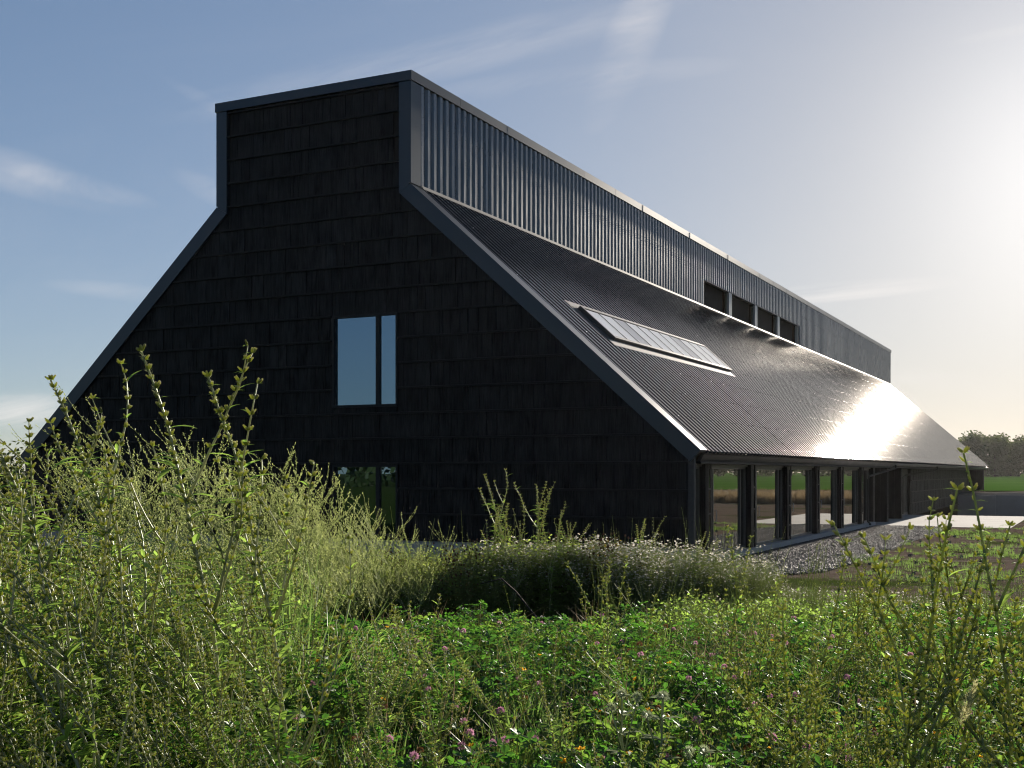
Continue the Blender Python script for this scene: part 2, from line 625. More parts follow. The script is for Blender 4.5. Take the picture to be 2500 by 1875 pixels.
M['clover'] = mat_leaf('clover_leaf', (0.022, 0.055, 0.011), (0.050, 0.100, 0.018), (0.11, 0.30, 0.030), 0.44, 0.04, 0.42)
M['clover_pale'] = mat_leaf('pale_clover_leaf', (0.055, 0.11, 0.02), (0.10, 0.16, 0.035), (0.22, 0.38, 0.05), 0.5, 0.03, 0.5)
M['grass'] = mat_leaf('grass_blade', (0.060, 0.095, 0.022), (0.13, 0.15, 0.045), (0.20, 0.32, 0.07), 0.45, 0.05)
M['straw'] = mat_leaf('dry_straw', (0.16, 0.12, 0.07), (0.30, 0.24, 0.15), (0.30, 0.22, 0.12), 0.35, 0.04)
M['stem'] = mat_leaf('weed_stem', (0.10, 0.135, 0.040), (0.18, 0.20, 0.08), (0.40, 0.46, 0.14), 0.45, 0.05, 0.5)
M['pale_stem'] = mat_leaf('pale_weed_stem', (0.20, 0.22, 0.10), (0.34, 0.34, 0.20), (0.50, 0.52, 0.26), 0.38, 0.07, 0.4)
M['weed_leaf'] = mat_leaf('weed_leaf', (0.055, 0.098, 0.022), (0.12, 0.175, 0.045), (0.42, 0.64, 0.11), 0.54, 0.04, 0.45)
M['bud'] = mat_leaf('weed_bud', (0.10, 0.14, 0.04), (0.20, 0.23, 0.09), (0.62, 0.66, 0.18), 0.62, 0.03)
M['bud_tip'] = mat_leaf('brown_bud_tip', (0.18, 0.175, 0.085), (0.30, 0.27, 0.16), (0.72, 0.70, 0.36), 0.55, 0.02)
M['plume'] = mat_leaf('pale_plume', (0.13, 0.15, 0.075), (0.24, 0.25, 0.15), (0.46, 0.50, 0.24), 0.5, 0.03)
M['pod'] = mat_leaf('seed_pod', (0.09, 0.125, 0.04), (0.18, 0.20, 0.08), (0.62, 0.70, 0.25), 0.5, 0.05)
M['thicket'] = mat_leaf('thicket_leaf', (0.050, 0.085, 0.022), (0.11, 0.14, 0.042), (0.44, 0.56, 0.10), 0.52, 0.05)
M['mayleaf'] = mat_leaf('mayweed_leaf', (0.050, 0.075, 0.024), (0.10, 0.12, 0.045), (0.20, 0.25, 0.07), 0.42, 0.04)
M['petal'] = mat_leaf('white_petal', (0.55, 0.54, 0.50), (0.72, 0.70, 0.66), (0.75, 0.72, 0.66), 0.5, 0.02)
M['disc'] = mat_leaf('yellow_disc', (0.42, 0.28, 0.04), (0.55, 0.38, 0.06), (0.55, 0.4, 0.05), 0.3, 0.02)
M['pink'] = mat_leaf('pink_floret', (0.30, 0.13, 0.19), (0.44, 0.25, 0.32), (0.48, 0.24, 0.34), 0.45, 0.02)
M['brownhead'] = mat_leaf('withered_floret', (0.065, 0.032, 0.018), (0.13, 0.065, 0.035), (0.18, 0.08, 0.035), 0.35, 0.02)
M['yellow'] = mat_leaf('yellow_floret', (0.60, 0.34, 0.02), (0.75, 0.45, 0.03), (0.85, 0.50, 0.04), 0.45, 0.02)
M['redleaf'] = mat_leaf('rust_clover', (0.085, 0.070, 0.022), (0.15, 0.12, 0.03), (0.44, 0.34, 0.06), 0.45, 0.03)
M['thistle'] = mat_leaf('silver_thistle', (0.16, 0.19, 0.12), (0.27, 0.30, 0.20), (0.34, 0.40, 0.22), 0.4, 0.05)
M['tree'] = mat_leaf('tree_leaf', (0.026, 0.040, 0.012), (0.055, 0.075, 0.022), (0.09, 0.12, 0.03), 0.35, 0.03)
M['bark'] = mat_plain('bark', (0.05, 0.04, 0.03), 0.9, 0, 0.2, 0.3, 6, 0.4)

# ------------------------------------------------------------------ setting: terrain
W_T, W_E, Z_T, Z_K, Z_E, LEN = 3.123, 10.845, 12.622, 9.657, 2.737, 78.33
MOUND = (19.13, -26.53)


def smooth(e0, e1, x):
    t = np.clip((x - e0) / (e1 - e0), 0, 1)
    return t * t * (3 - 2 * t)


def hnoise(x, y):
    return (np.sin(x * 0.9 + 1.3 * np.sin(y * 0.37)) * np.sin(y * 1.1 + 0.8 * np.sin(x * 0.51)) * 0.5
            + np.sin(x * 2.7 + y * 1.9) * np.sin(y * 3.1 - x * 1.3) * 0.25)


def terrain(x, y):
    x = np.asarray(x, float)
    y = np.asarray(y, float)
    r = np.hypot(x - MOUND[0], y - MOUND[1])
    z = 0.95 * (1 - smooth(6, 22, r))
    z = z + 0.05 * hnoise(x, y) * smooth(9, 16, r) * (1 - smooth(26, 60, r)) * smooth(0.2, 3.5, np.maximum(x - 13.2, -y - 1.0))
    z = np.where((x < 14) & (y > -1.5), np.minimum(z, 0.0), z)
    z = z - 0.012
    pit = (y > 40.02) & (y < 69.7) & (x > 9.2) & (x < 16.4)
    z = np.where(pit, -1.7, z)
    return z


def grid_ground():
    xs = np.unique(np.concatenate([np.linspace(-1800, -60, 14), np.linspace(-60, 0, 25), np.linspace(0, 40, 81), [9.19, 9.21, 16.39, 16.41],
                                   np.linspace(40, 65.9, 20), [66.1], np.linspace(70, 1800, 18)]))
    ys = np.unique(np.concatenate([np.linspace(-1800, -60, 14), np.linspace(-60, -28, 14), np.linspace(-28, 12, 81), np.linspace(12, 39, 28),
                                   [40.0, 40.04], np.linspace(44, 69, 10), [69.69, 69.71], np.linspace(72, 120, 10), np.linspace(140, 2500, 20)]))
    X, Y = np.meshgrid(xs, ys, indexing='ij')
    Z = terrain(X, Y)
    nx, ny = len(xs), len(ys)
    v = np.stack([X, Y, Z], -1).reshape(-1, 3)
    idx = np.arange(nx * ny).reshape(nx, ny)
    f = np.stack([idx[:-1, :-1], idx[1:, :-1], idx[1:, 1:], idx[:-1, 1:]], -1).reshape(-1, 4)
    me = bpy.data.meshes.new('ground')
    me.from_pydata(v.tolist(), [], f.tolist())
    me.materials.append(M['ground'])
    me.polygons.foreach_set('use_smooth', [True] * len(f))
    o = bpy.data.objects.new('ground', me)
    COL.objects.link(o)
    return tag(o, 'brown soil with patches of short turf round the barn', kind='structure')


grid_ground()

# field beyond the sunken yard, rising gently to the trees
b = MB()
xs = np.linspace(-260, 420, 60)
ys = [73.5, 80, 95, 120, 160, 220, 300, 345, 700]
zs = [0.72, 0.72, 0.74, 0.78, 0.86, 0.98, 1.1, 1.15, 2.0]
vs = [(x, y, z + 0.12 * math.sin(x * 0.031 + y * 0.02)) for x in xs for y, z in zip(ys, zs)]
n = len(ys)
fs = [(i * n + j, (i + 1) * n + j, (i + 1) * n + j + 1, i * n + j + 1) for i in range(len(xs) - 1) for j in range(n - 1)]
b.add(vs, fs)
tag(b.build('field', M['field'], smooth=True), 'bright green crop field sloping up to the trees', kind='structure')

# concrete apron beside the porch
b = MB()
b.box(8.3, 15.85, 25.75, 31.0, -0.35, 0.0)
b.box(8.3, 15.85, 31.008, 35.6, -0.35, -0.001)
b.box(8.3, 15.85, 35.608, 40.0, -0.35, 0.0)
tag(b.build('concrete_apron', M['slab']), 'pale concrete apron laid in front of the porch', kind='structure')

# gravel strip
GPOLY = [(10.55, 1.2), (11.2, 1.0), (12.0, -0.9), (12.8, -0.6), (13.5, 0.9), (13.7, 6.0), (13.6, 14.0), (13.75, 20.0), (13.5, 23.5), (12.9, 25.7), (10.6, 25.72), (10.5, 14)]
b = MB()
b.add([(x, y, 0.004) for x, y in GPOLY], [tuple(range(len(GPOLY)))])
tag(b.build('gravel_bed', M['gravel_bed']), 'dark gravel strip along the glazed side of the barn', kind='structure')

# retaining wall of the sunken yard
rw = empty('retaining_wall', (10.6, 69.4, -1.7))
tag(rw, 'grey concrete retaining wall beyond the sunken yard', 'wall')
for i in range(6):
    b = MB()
    b.box(0.006, 2.994, -0.15, 0.15, 0.0, 2.26 + 0.02 * math.sin(i * 2.1))
    o = b.build('panel', M['retwall'], rw)
    o.location = (-9.0 + i * 3.0 + 7.5, 0, 0)
b = MB()
pts = []
xs = np.linspace(-10, 66, 90)
prof = [(69.56, 0.3), (69.9, 0.52), (71.2, 0.70), (73.0, 0.72), (74.2, 0.55)]
vs = [(x, y, z + 0.10 * rng.random()) for x in xs for y, z in prof]
n = len(prof)
b.add(vs, [(i * n + j, (i + 1) * n + j, (i + 1) * n + j + 1, i * n + j + 1) for i in range(len(xs) - 1) for j in range(n - 1)])
tag(b.build('rubble_bank', M['rubble'], smooth=True), 'low bank of pale rubble and soil along the field edge', kind='structure')

# ------------------------------------------------------------------ the barn
barn = empty('barn', (0, 0, 0))
tag(barn, 'long black timber and metal barn with a raised ridge tower', 'barn')
A_SL = math.atan2(Z_K - Z_E, W_E - W_T)
L_SL = math.hypot(Z_K - Z_E, W_E - W_T)
T_SL = Vector((math.cos(A_SL), 0, -math.sin(A_SL)))
N_SL = Vector((math.sin(A_SL), 0, math.cos(A_SL)))
TR = 0.30  # width of the folded trim

# backing walls and interior: shell walls stop inside the claddings
b = MB()
prof_in = [(-10.5, 0.0), (10.5, 0.0), (10.5, 2.62), (3.0, 9.5), (3.0, 12.4), (-3.0, 12.4), (-3.0, 9.5), (-10.5, 2.62)]


def gable_wall(name, y0, y1, holes):
    b = MB()
    xs = sorted({-10.5, 10.5, -3.0, 3.0} | {h[0] for h in holes} | {h[1] for h in holes})
    for x0, x1 in zip(xs[:-1], xs[1:]):
        def top(x):
            a = abs(x)
            return 12.4 if a < 2.999 or (a <= 3.0 and abs((x0 + x1) / 2) < 3.0) else 9.5 - (a - 3.0) * (9.5 - 2.62) / 7.5
        cuts = [(h[2], h[3]) for h in holes if h[0] <= x0 + 1e-6 and h[1] >= x1 - 1e-6]
        z = -0.3
        for c0, c1 in sorted(cuts):
            b.box(x0, x1, y0, y1, z, c0)
            z = c1
        b.prism_y([(x0, z), (x1, z), (x1, top(x1)), (x0, top(x0))], y0, y1)
    return b.build(name, M['dark'], barn)


WIN = [(0.735, 2.705, 4.02, 6.385), (0.735, 2.705, 0.62, 2.41)]
gable_wall('gable_wall', 0.045, 0.28, WIN)
gable_wall('rear_gable_wall', LEN - 0.28, LEN - 0.05, [])
b = MB()
b.box(-10.4, 9.3, 0.3, LEN - 0.3, -0.25, 0.03)
b.build('interior_floor', M['floor_in'], barn)
b = MB()
b.box(-10.5, -10.3, 0.29, LEN - 0.29, -0.3, 2.62)
b.build('left_wall', M['char'], barn)
# inner lining of the roof slopes and tower walls, kept below the sheets
for sgn in (-1, 1):
    b = MB()
    p0 = (3.02, Z_K - 0.16)
    p1 = (10.55, Z_E + 0.10)
    q = [p0, p1, (p1[0] - 0.06, p1[1] - 0.07), (p0[0] - 0.06, p0[1] - 0.07)]
    q = [(sgn * x, z) for x, z in q]
    if sgn > 0:
        q = q[::-1]
    b.prism_y(q, 0.29, LEN - 0.29)
    b.build('roof_lining', M['timber_in'], barn)
b = MB()
b.box(-2.95, 2.95, 0.29, LEN - 0.29, 12.30, 12.36)
b.build('tower_ceiling', M['timber_in'], barn)
# tower walls behind the sheets with the louvre opening left out on the right
b = MB()
b.box(2.96, 3.02, 0.29, 25.2, 9.45, 12.29)
b.box(2.96, 3.02, 43.72, LEN - 0.29, 9.45, 12.29)
b.box(2.96, 3.02, 25.2, 43.72, 10.88, 12.29)
b.box(-3.02, -2.96, 0.29, LEN - 0.29, 9.45, 12.29)
b.build('tower_wall', M['dark'], barn)
# timber posts and rafters just inside the tower opening
for k in range(6):
    b = MB()
    b.box(1.7, 1.85, 26.2 + k * 3.4, 26.4 + k * 3.4, 9.5, 12.29)
    b.build('tower_post', M['timber_in'], barn)
b = MB()
b.box(1.0, 2.9, 25.0, 44.0, 9.40, 9.46)
b.build('tower_ledge', M['dark'], barn)

# ---- gable cladding: charred boards between battens
ROW0, ROWH = 9.70, 0.655
rows = [ROW0 + ROWH * k for k in range(-14, 5)]


def half_width(z, inset):
    """inner edge of the gable at height z, inset measured square to the edge"""
    if z >= Z_K:
        return W_T - inset
    off = inset / math.sin(A_SL)
    x = W_T + (Z_K - z) * (W_E - W_T) / (Z_K - Z_E) - off
    return max(W_T - inset, x)


def clip_poly(poly, a, b_, c):
    """keep the side a*x + b*z <= c"""
    out = []
    for i in range(len(poly)):
        p, q = poly[i], poly[(i + 1) % len(poly)]
        dp = a * p[0] + b_ * p[1] - c
        dq = a * q[0] + b_ * q[1] - c
        if dp <= 0:
            out.append(p)
        if (dp < 0 < dq) or (dq < 0 < dp):
            t = dp / (dp - dq)
            out.append((p[0] + (q[0] - p[0]) * t, p[1] + (q[1] - p[1]) * t))
    return out


boards = []
SLN = (math.sin(A_SL), math.cos(A_SL))
for r, z0 in enumerate(rows):
    z1 = min(z0 + ROWH, 12.40)
    if r == 0:
        z0 = max(z0, 0.525)
    hw = min(half_width(z0, 0.22), 10.62)
    if z1 - z0 < 0.05:
        continue
    x = -hw - rng.random() * 0.2
    edges = [x]
    while x < hw:
        x += float(rng.choice([0.10, 0.14, 0.18, 0.22, 0.26, 0.32, 0.38], p=[.10, .16, .18, .2, .16, .12, .08])) * (0.9 + 0.2 * rng.random())
        edges.append(x)
    strad = z0 < Z_K and z1 > 9.5
    if strad:
        edges += [-2.823, 2.823]
    if any(h[2] - 0.05 < z1 and h[3] + 0.05 > z0 for h in WIN):
        edges += [0.69, 2.75]
    edges = sorted(edges)
    for a, c in zip(edges[:-1], edges[1:]):
        if c - a < 0.05:
            continue
        mid = (a + c) / 2
        zr = [(z0 + 0.002, z1 + 0.018)]
        for h in WIN:
            if h[0] - 0.05 <= a + 1e-4 and c <= h[1] + 0.05 + 1e-4:
                lo, hi = h[2] - 0.045, h[3] + 0.045
                nz = []
                for s0, s1 in zr:
                    if s1 <= lo or s0 >= hi:
                        nz.append((s0, s1))
                        continue
                    if s0 < lo - 0.03:
                        nz.append((s0, lo))
                    if s1 > hi + 0.03:
                        nz.append((hi, s1))
                zr = nz
        for s0, s1 in zr:
            if s1 - s0 < 0.03:
                continue
            g = 0.0035
            poly = [(a + g, s0), (c - g, s0), (c - g, s1), (a + g, s1)]
            poly = clip_poly(clip_poly(poly, 1, 0, 10.62), -1, 0, 10.62)
            if len(poly) >= 3 and max(abs(a), abs(c)) > 2.83 and not (strad and abs(mid) < 2.823):
                sg = 1 if mid > 0 else -1
                lim = SLN[0] * W_T + SLN[1] * Z_K - 0.2
                poly = clip_poly(poly, sg * SLN[0], SLN[1], lim)
            if len(poly) < 3:
                continue
            ar = abs(sum(p[0] * q[1] - q[0] * p[1] for p, q in zip(poly, poly[1:] + poly[:1]))) / 2
            if ar < 0.004:
                continue
            boards.append((ar, mid, s0, poly))


def board_into(b, poly, mid):
    d = 0.006 + 0.016 * rng.random()
    tilt = (rng.random() - 0.5) * 0.010
    lean = 0.004 + 0.012 * rng.random() ** 2
    n = len(poly)
    zb = min(p[1] for p in poly)
    zt_ = max(p[1] for p in poly)
    front = []
    for x, z in poly:
        yy = -d - tilt * (x - mid) * 8 - lean * (zt_ - z) / max(zt_ - zb, 0.05)
        front.append((x, yy, z))
    back = [(x, 0.03, z) for x, z in poly]
    f = [tuple(range(n))]
    for i in range(n):
        j = (i + 1) % n
        f.append((i, i + n, j + n, j))
    b.add(front + back, f)


def weight(bd):
    ar, mid, s0, poly = bd
    hidden = 0.15 if s0 < 1.6 and mid < 8.5 else (0.5 if s0 < 3 and mid < -2 else 1.0)
    return ar * hidden * (1 + 0.04 * mid)


boards.sort(key=weight, reverse=True)
for bd in boards[:298]:
    b = MB()
    board_into(b, bd[3], bd[1])
    b.build('cladding_board', M['char'], barn)
b = MB()
for bd in boards[298:]:
    board_into(b, bd[3], bd[1])
o = b.build('cladding_boards', M['char'], barn)
o['kind'] = 'stuff'

for r, z0 in enumerate(rows):
    z = z0 if r else 0.525
    hw = min(half_width(z, 0.24), 10.60)
    spans = [(-hw, hw)]
    for h in WIN:
        if h[2] - 0.08 < z < h[3] + 0.05:
            spans = [(-hw, h[0] - 0.06), (h[1] + 0.06, hw)]
    b = MB()
    for a, c in spans:
        x = a
        while x < c - 0.01:   # battens come in lengths with fine joints
            e = min(x + 4.2 + rng.random(), c)
            if c - e < 0.4:
                e = c
            dz = 0.004 * (rng.random() - 0.5)
            y = -0.074 - 0.004 * rng.random()
            b.add([(x, y, z - 0.030 + dz), (e - 0.004, y, z - 0.030 + dz), (e - 0.004, y, z + 0.012 + dz), (x, y, z + 0.012 + dz),
                   (x, 0.0, z - 0.030 + dz), (e - 0.004, 0.0, z - 0.030 + dz), (e - 0.004, 0.0, z + 0.026 + dz), (x, 0.0, z + 0.026 + dz)],
                  [(0, 1, 2, 3), (3, 2, 6, 7), (1, 5, 6, 2), (0, 3, 7, 4), (4, 5, 1, 0)])
            x = e
    b.build('batten', M['char_batten'], barn)
# corner board at the eave ends of the gable
for sg in (-1, 1):
    b = MB()
    x0, x1 = sorted((sg * 10.60, sg * 10.735))
    b.box(x0, x1, -0.055, 0.10, 0.45, 2.66)
    b.build('corner_board', M['char_grey'], barn)
b = MB()
b.box(-10.55, 10.70, -0.02, 0.28, -0.4, 0.50)
b.build('plinth', M['plinth'], barn)

# ---- folded trims round the gable
YF = -0.098
for sg in (-1, 1):
    def quad(pts):
        pts = [(sg * x, z) for x, z in pts]
        return pts if sg > 0 else pts[::-1]
    off_t = TR
    xi, zi = W_T - TR, Z_K - TR * math.tan((math.pi / 2 - (math.pi / 2 - A_SL)) / 2)
    zi = 9.499
    b = MB()
    b.prism_y(quad([(W_T - TR, 9.512), (W_T, Z_K + 0.006), (W_T, 12.36), (W_T - TR, 12.36)]), YF, 0.05)
    b.build('corner_trim', M['trim'], barn)
    b = MB()
    ln = L_SL + 0.02
    p0 = Vector((W_T, 0, Z_K))
    o0 = p0
    o1 = p0 + T_SL * ln
    i0 = Vector((W_T - TR, 0, 9.504))
    i1 = o1 - N_SL * TR
    b.prism_y(quad([(i0.x, i0.z), (i1.x, i1.z), (o1.x, o1.z), (o0.x, o0.z)]), YF, 0.05)
    b.build('verge_trim', M['trim'], barn)
    # returns lying on the roof slope and on the tower wall
    b = MB()
    a0 = p0 + N_SL * 0.072
    a1 = o1 + N_SL * 0.072
    c0 = p0 + N_SL * 0.0
    c1 = o1 + N_SL * 0.0
    b.prism_y(quad([(c0.x, c0.z), (c1.x, c1.z), (a1.x, a1.z), (a0.x, a0.z)]), YF, 0.42)
    b.build('verge_flashing', M['trim'], barn)
    b = MB()
    x0, x1 = sorted((sg * (W_T + 0.001), sg * (W_T + 0.062)))
    b.box(x0, x1, YF, 0.40, Z_K + 0.07, 12.36)
    b.build('corner_flashing', M['trim'], barn)

# ---- cap along the top of the tower
b = MB()
b.box(-W_T - 0.09, W_T + 0.09, -0.125, 0.02, 12.375, Z_T)
b.build('gable_cap', M['trim'], barn)
cap_me = {}
y = 0.02
k = 0
while y < LEN:
    e = min(2.51 + 2.946 * k, LEN + 0.08)
    if e <= y:
        k += 1
        continue
    ln = round(e - y, 3)
    if ln not in cap_me:
        b = MB()
        b.box(W_T - 0.16, W_T + 0.09, 0.003, ln - 0.004, -0.245, 0.0)
        cap_me[ln] = b.mesh('cap_flashing', M['trim'])
    o = link_mesh('cap_flashing', cap_me[ln], barn, (rng.normal(0, 0.0006), y, Z_T))
    o.rotation_euler = (0, rng.normal(0, 0.0006), rng.normal(0, 0.0002))
    o2 = link_mesh('cap_flashing', cap_me[ln], barn, (0, y, Z_T))
    o2.location.x = -2 * W_T + 0.07
    y = e
    k += 1
b = MB()
b.box(-W_T + 0.17, W_T - 0.17, 0.03, LEN, Z_T - 0.09, Z_T - 0.03)
b.build('tower_roof', M['trim'], barn)


# ---- profiled sheets: 3 ribs to a metre
def profile(width=1.0, pitch=1 / 3, base=0.17, crown=0.095, h=0.055):
    pts = []
    nrib = int(round(width / pitch))
    y = 0.0
    pts.append((0.0, 0.0))
    for i in range(nrib):
        c = (i + 0.5) * pitch
        pts += [(c - base / 2, 0.0), (c - crown / 2, h), (c + crown / 2, h), (c + base / 2, 0.0)]
    pts.append((width, 0.0))
    return pts


def wall_sheet_mesh(z0, z1, name='wall_sheet', lap=0):
    b = MB()
    pr = profile(1.0, 1 / 3, 0.20, 0.12, 0.062)
    vs = []
    for z in (z0, z1):
        vs += [(W_T + h, y, z) for y, h in pr]
    n = len(pr)
    b.add(vs, [(i, i + 1, n + i + 1, n + i) for i in range(n - 1)])
    # lower lip gives the sheet its edge
    b.add([(W_T + h, y, z0) for y, h in pr] + [(W_T + h - 0.012, y, z0) for y, h in pr], [(i + 1, i, n + i, n + i + 1) for i in range(n - 1)])
    return b.mesh(name, M['wall_sheet'])


ws_full = wall_sheet_mesh(Z_K + 0.03, 12.37)
ws_short = wall_sheet_mesh(10.90, 12.37)
ws_low = wall_sheet_mesh(Z_K + 0.03, 11.44)
ws_top = wall_sheet_mesh(11.435, 12.37)
rowspan = 0
for i in range(78):
    y0 = 0.33 + i * 1.0
    xo = rng.normal(0, 0.001)
    if y0 + 1.0 > LEN + 0.01:
        break
    if y0 > 44.2:
        mes = [(ws_low, 0.0), (ws_top, 0.004)]
    elif 25.0 < y0 < 43.6:
        mes = [(ws_short, 0.0)]
    else:
        mes = [(ws_full, 0.0)]
    for me, dx in mes:
        o = link_mesh('wall_sheet', me, barn, (dx + xo, y0, 0))
        o.rotation_euler = (0, 0, rng.normal(0, 0.0007))
        # turned about its own edge, so carry the offset back
        ang = o.rotation_euler.z
        o.location = Matrix.Translation((W_T + dx + xo, y0, 0)) @ Matrix.Rotation(ang, 4, 'Z') @ Vector((-W_T, 0, 0))
# rear and left tower walls, plain sheets out of sight of the road
b = MB()
b.box(-W_T - 0.01, -W_T, 0.3, LEN, Z_K, 12.37)
b.build('wall_sheet', M['wall_sheet'], barn)

# roof sheets
b = MB()
pr = profile(1.0, 1 / 3, 0.190, 0.140, 0.062)
n = len(pr)
vs = []
NS = 7
for k in range(NS):
    s = (L_SL + 0.06) * k / (NS - 1)
    p = Vector((W_T, 0, Z_K)) + T_SL * s
    vs += [tuple(p + N_SL * (0.012 + h) + Vector((0, y, 0))) for y, h in pr]
fs = [(k * n + i, (k + 1) * n + i, (k + 1) * n + i + 1, k * n + i + 1) for k in range(NS - 1) for i in range(n - 1)]
b.add(vs, fs)
p = Vector((W_T, 0, Z_K)) + T_SL * (L_SL + 0.06)
b.add([tuple(p + N_SL * (0.012 + h) + Vector((0, y, 0))) for y, h in pr] + [tuple(p + N_SL * (0.0 + h) + Vector((0, y, 0))) for y, h in pr],
      [(i, n + i, n + i + 1, i + 1) for i in range(n - 1)])
rs_me = b.mesh('roof_sheet', M['roof_sheet'])
PIV = Vector((W_T, 0, Z_K))
for i in range(78):
    y0 = 0.34 + i
    if y0 + 1 > LEN + 0.02:
        break
    o = link_mesh('roof_sheet', rs_me, barn)
    q = Matrix.Rotation(rng.normal(0, 0.0022), 4, T_SL) @ Matrix.Rotation(rng.normal(0, 0.0004), 4, N_SL)
    o.matrix_local = Matrix.Translation(PIV + Vector((0, y0, 0)) + N_SL * rng.uniform(0, 0.004)) @ q @ Matrix.Translation(-PIV)
b = MB()
pz = [(-W_T, Z_K), (-W_E - 0.02, Z_E), (-W_E - 0.02, Z_E + 0.04), (-W_T, Z_K + 0.04)]
b.prism_y(pz[::-1], 0.43, LEN)
tag(b.build('left_roof', M['roof_sheet'], barn))

# screws on the ribs
b = MB()


def screw(p, nrm, s=0.016):
    nrm = Vector(nrm).normalized()
    a = Vector((0, 1, 0))
    c = nrm.cross(a)
    p = Vector(p)
    q = [p + a * s, p + c * s, p - a * s, p - c * s]
    top = [v + nrm * 0.010 for v in q]
    b.add(q + top, [(4, 5, 6, 7), (0, 1, 5, 4), (1, 2, 6, 5), (2, 3, 7, 6), (3, 0, 4, 7)])


for i in range(int(3 * 77.9)):
    yy = 0.34 + (i + 0.5) / 3
    for s in np.arange(0.45, L_SL, 1.085):
        if rng.random() < 0.9 and not (2.3 < yy < 14.2 and 4.3 < s < 6.2):
            p = Vector((W_T, 0, Z_K)) + T_SL * (s + rng.normal(0, 0.012)) + N_SL * 0.074
            screw((p.x, yy, p.z), N_SL, 0.011)
    for z in (9.83, 10.95, 11.55, 12.2):
        if z < 10.9 and 25.0 < yy < 43.8:
            continue
        if z == 10.95 and not 25.0 < yy < 43.8:
            continue
        screw((W_T + 0.066, yy, z + rng.normal(0, 0.01)), (1, 0, 0), 0.011)
o = b.build('screws', M['screw'], barn)
o['kind'] = 'stuff'

# flashing between roof and tower wall
b = MB()
p = Vector((W_T, 0, Z_K))
q = [p + N_SL * 0.078 + T_SL * 0.10, p + N_SL * 0.088 + T_SL * 0.10, p + Vector((0.075, 0, 0.10)), p + Vector((0.066, 0, 0.10))]
b.prism_y([(v.x, v.z) for v in q][::1], 0.43, LEN)
b.build('apron_flashing', M['galv'], barn)

# ---- long louvre opening in the tower
lo = empty('clerestory_window', (0, 0, 0))
lo.parent = barn
b = MB()
b.box(W_T - 0.10, W_T + 0.085, 25.02, 43.82, 9.66, 9.735)
b.build('sill', M['galv'], lo)
b = MB()
b.box(W_T - 0.10, W_T + 0.055, 25.02, 43.82, 10.868, 10.905)
b.build('head', M['galv'], lo)
for y0, y1 in ((25.02, 25.12), (43.74, 43.86)):
    b = MB()
    b.box(W_T - 0.10, W_T + 0.05, y0, y1, 9.736, 10.867)
    b.build('jamb', M['mullion'], lo)
for y0 in (29.31, 34.09, 38.9):
    b = MB()
    b.box(W_T - 0.06, W_T + 0.045, y0, y0 + 0.50, 9.736, 10.867)
    b.build('mullion', M['mullion'], lo)
for y0, y1 in ((25.13, 29.3), (29.82, 34.08), (34.6, 38.89), (39.41, 43.73)):
    b = MB()
    b.box(W_T - 0.30, W_T - 0.285, y0 - 0.01, y1 + 0.01, 9.60, 10.99)
    b.build('opening_back', M['dark'], lo)

# ---- skylight on the roof
sk = empty('skylight', (0, 0, 0))
sk.parent = barn


def on_roof(y, s, h):
    v = Vector((W_T, 0, Z_K)) + T_SL * s + N_SL * h
    return (v.x, y, v.z)


def slab_on_roof(b, y0, y1, s0, s1, h0, h1, mi=0):
    v = [on_roof(y0, s0, h0), on_roof(y0, s1, h0), on_roof(y1, s1, h0), on_roof(y1, s0, h0),
         on_roof(y0, s0, h1), on_roof(y0, s1, h1), on_roof(y1, s1, h1), on_roof(y1, s0, h1)]
    b.add(v, [(3, 2, 1, 0), (4, 5, 6, 7), (0, 1, 5, 4), (1, 2, 6, 5), (2, 3, 7, 6), (3, 0, 4, 7)], mi)


b = MB()
slab_on_roof(b, 2.35, 14.15, 4.36, 4.60, 0.072, 0.085)
b.build('head_flashing', M['galv'], sk)
b = MB()
slab_on_roof(b, 2.42, 13.85, 5.98, 6.24, 0.072, 0.085)
b.build('apron', M['galv'], sk)
b = MB()  # black strip painted as the shade along the skylight's near side
slab_on_roof(b, 2.30, 2.82, 4.61, 6.0, 0.068, 0.078)
b.build('side_shade_strip', M['frame'], sk)
b = MB()
for y0, y1, s0, s1 in ((2.83, 2.93, 4.61, 5.97), (13.78, 13.88, 4.61, 5.97)):
    slab_on_roof(b, y0, y1, s0, s1, 0.05, 0.175)
slab_on_roof(b, 2.931, 13.779, 4.61, 4.70, 0.05, 0.175)
slab_on_roof(b, 2.931, 13.779, 5.86, 5.97, 0.05, 0.17)
b.build('kerb_frame', M['fascia'], sk)
pw = (13.779 - 2.931) / 11
for i in range(11):
    b = MB()
    y0 = 2.931 + i * pw
    slab_on_roof(b, y0 + 0.03, y0 + pw - 0.03, 4.741, 5.859, 0.150, 0.162)
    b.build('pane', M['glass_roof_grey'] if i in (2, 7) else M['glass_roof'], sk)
    if i < 10:
        b = MB()
        slab_on_roof(b, y0 + pw - 0.028, y0 + pw + 0.028, 4.741, 5.859, 0.13, 0.172)
        b.build('glazing_bar', M['frame'], sk)
    b = MB()
    slab_on_roof(b, y0 + 0.03, y0 + pw - 0.03, 4.741, 5.859, 0.095, 0.105)
    b.build('blind', M['mullion'] if i in (2, 7) else M['blind'], sk)

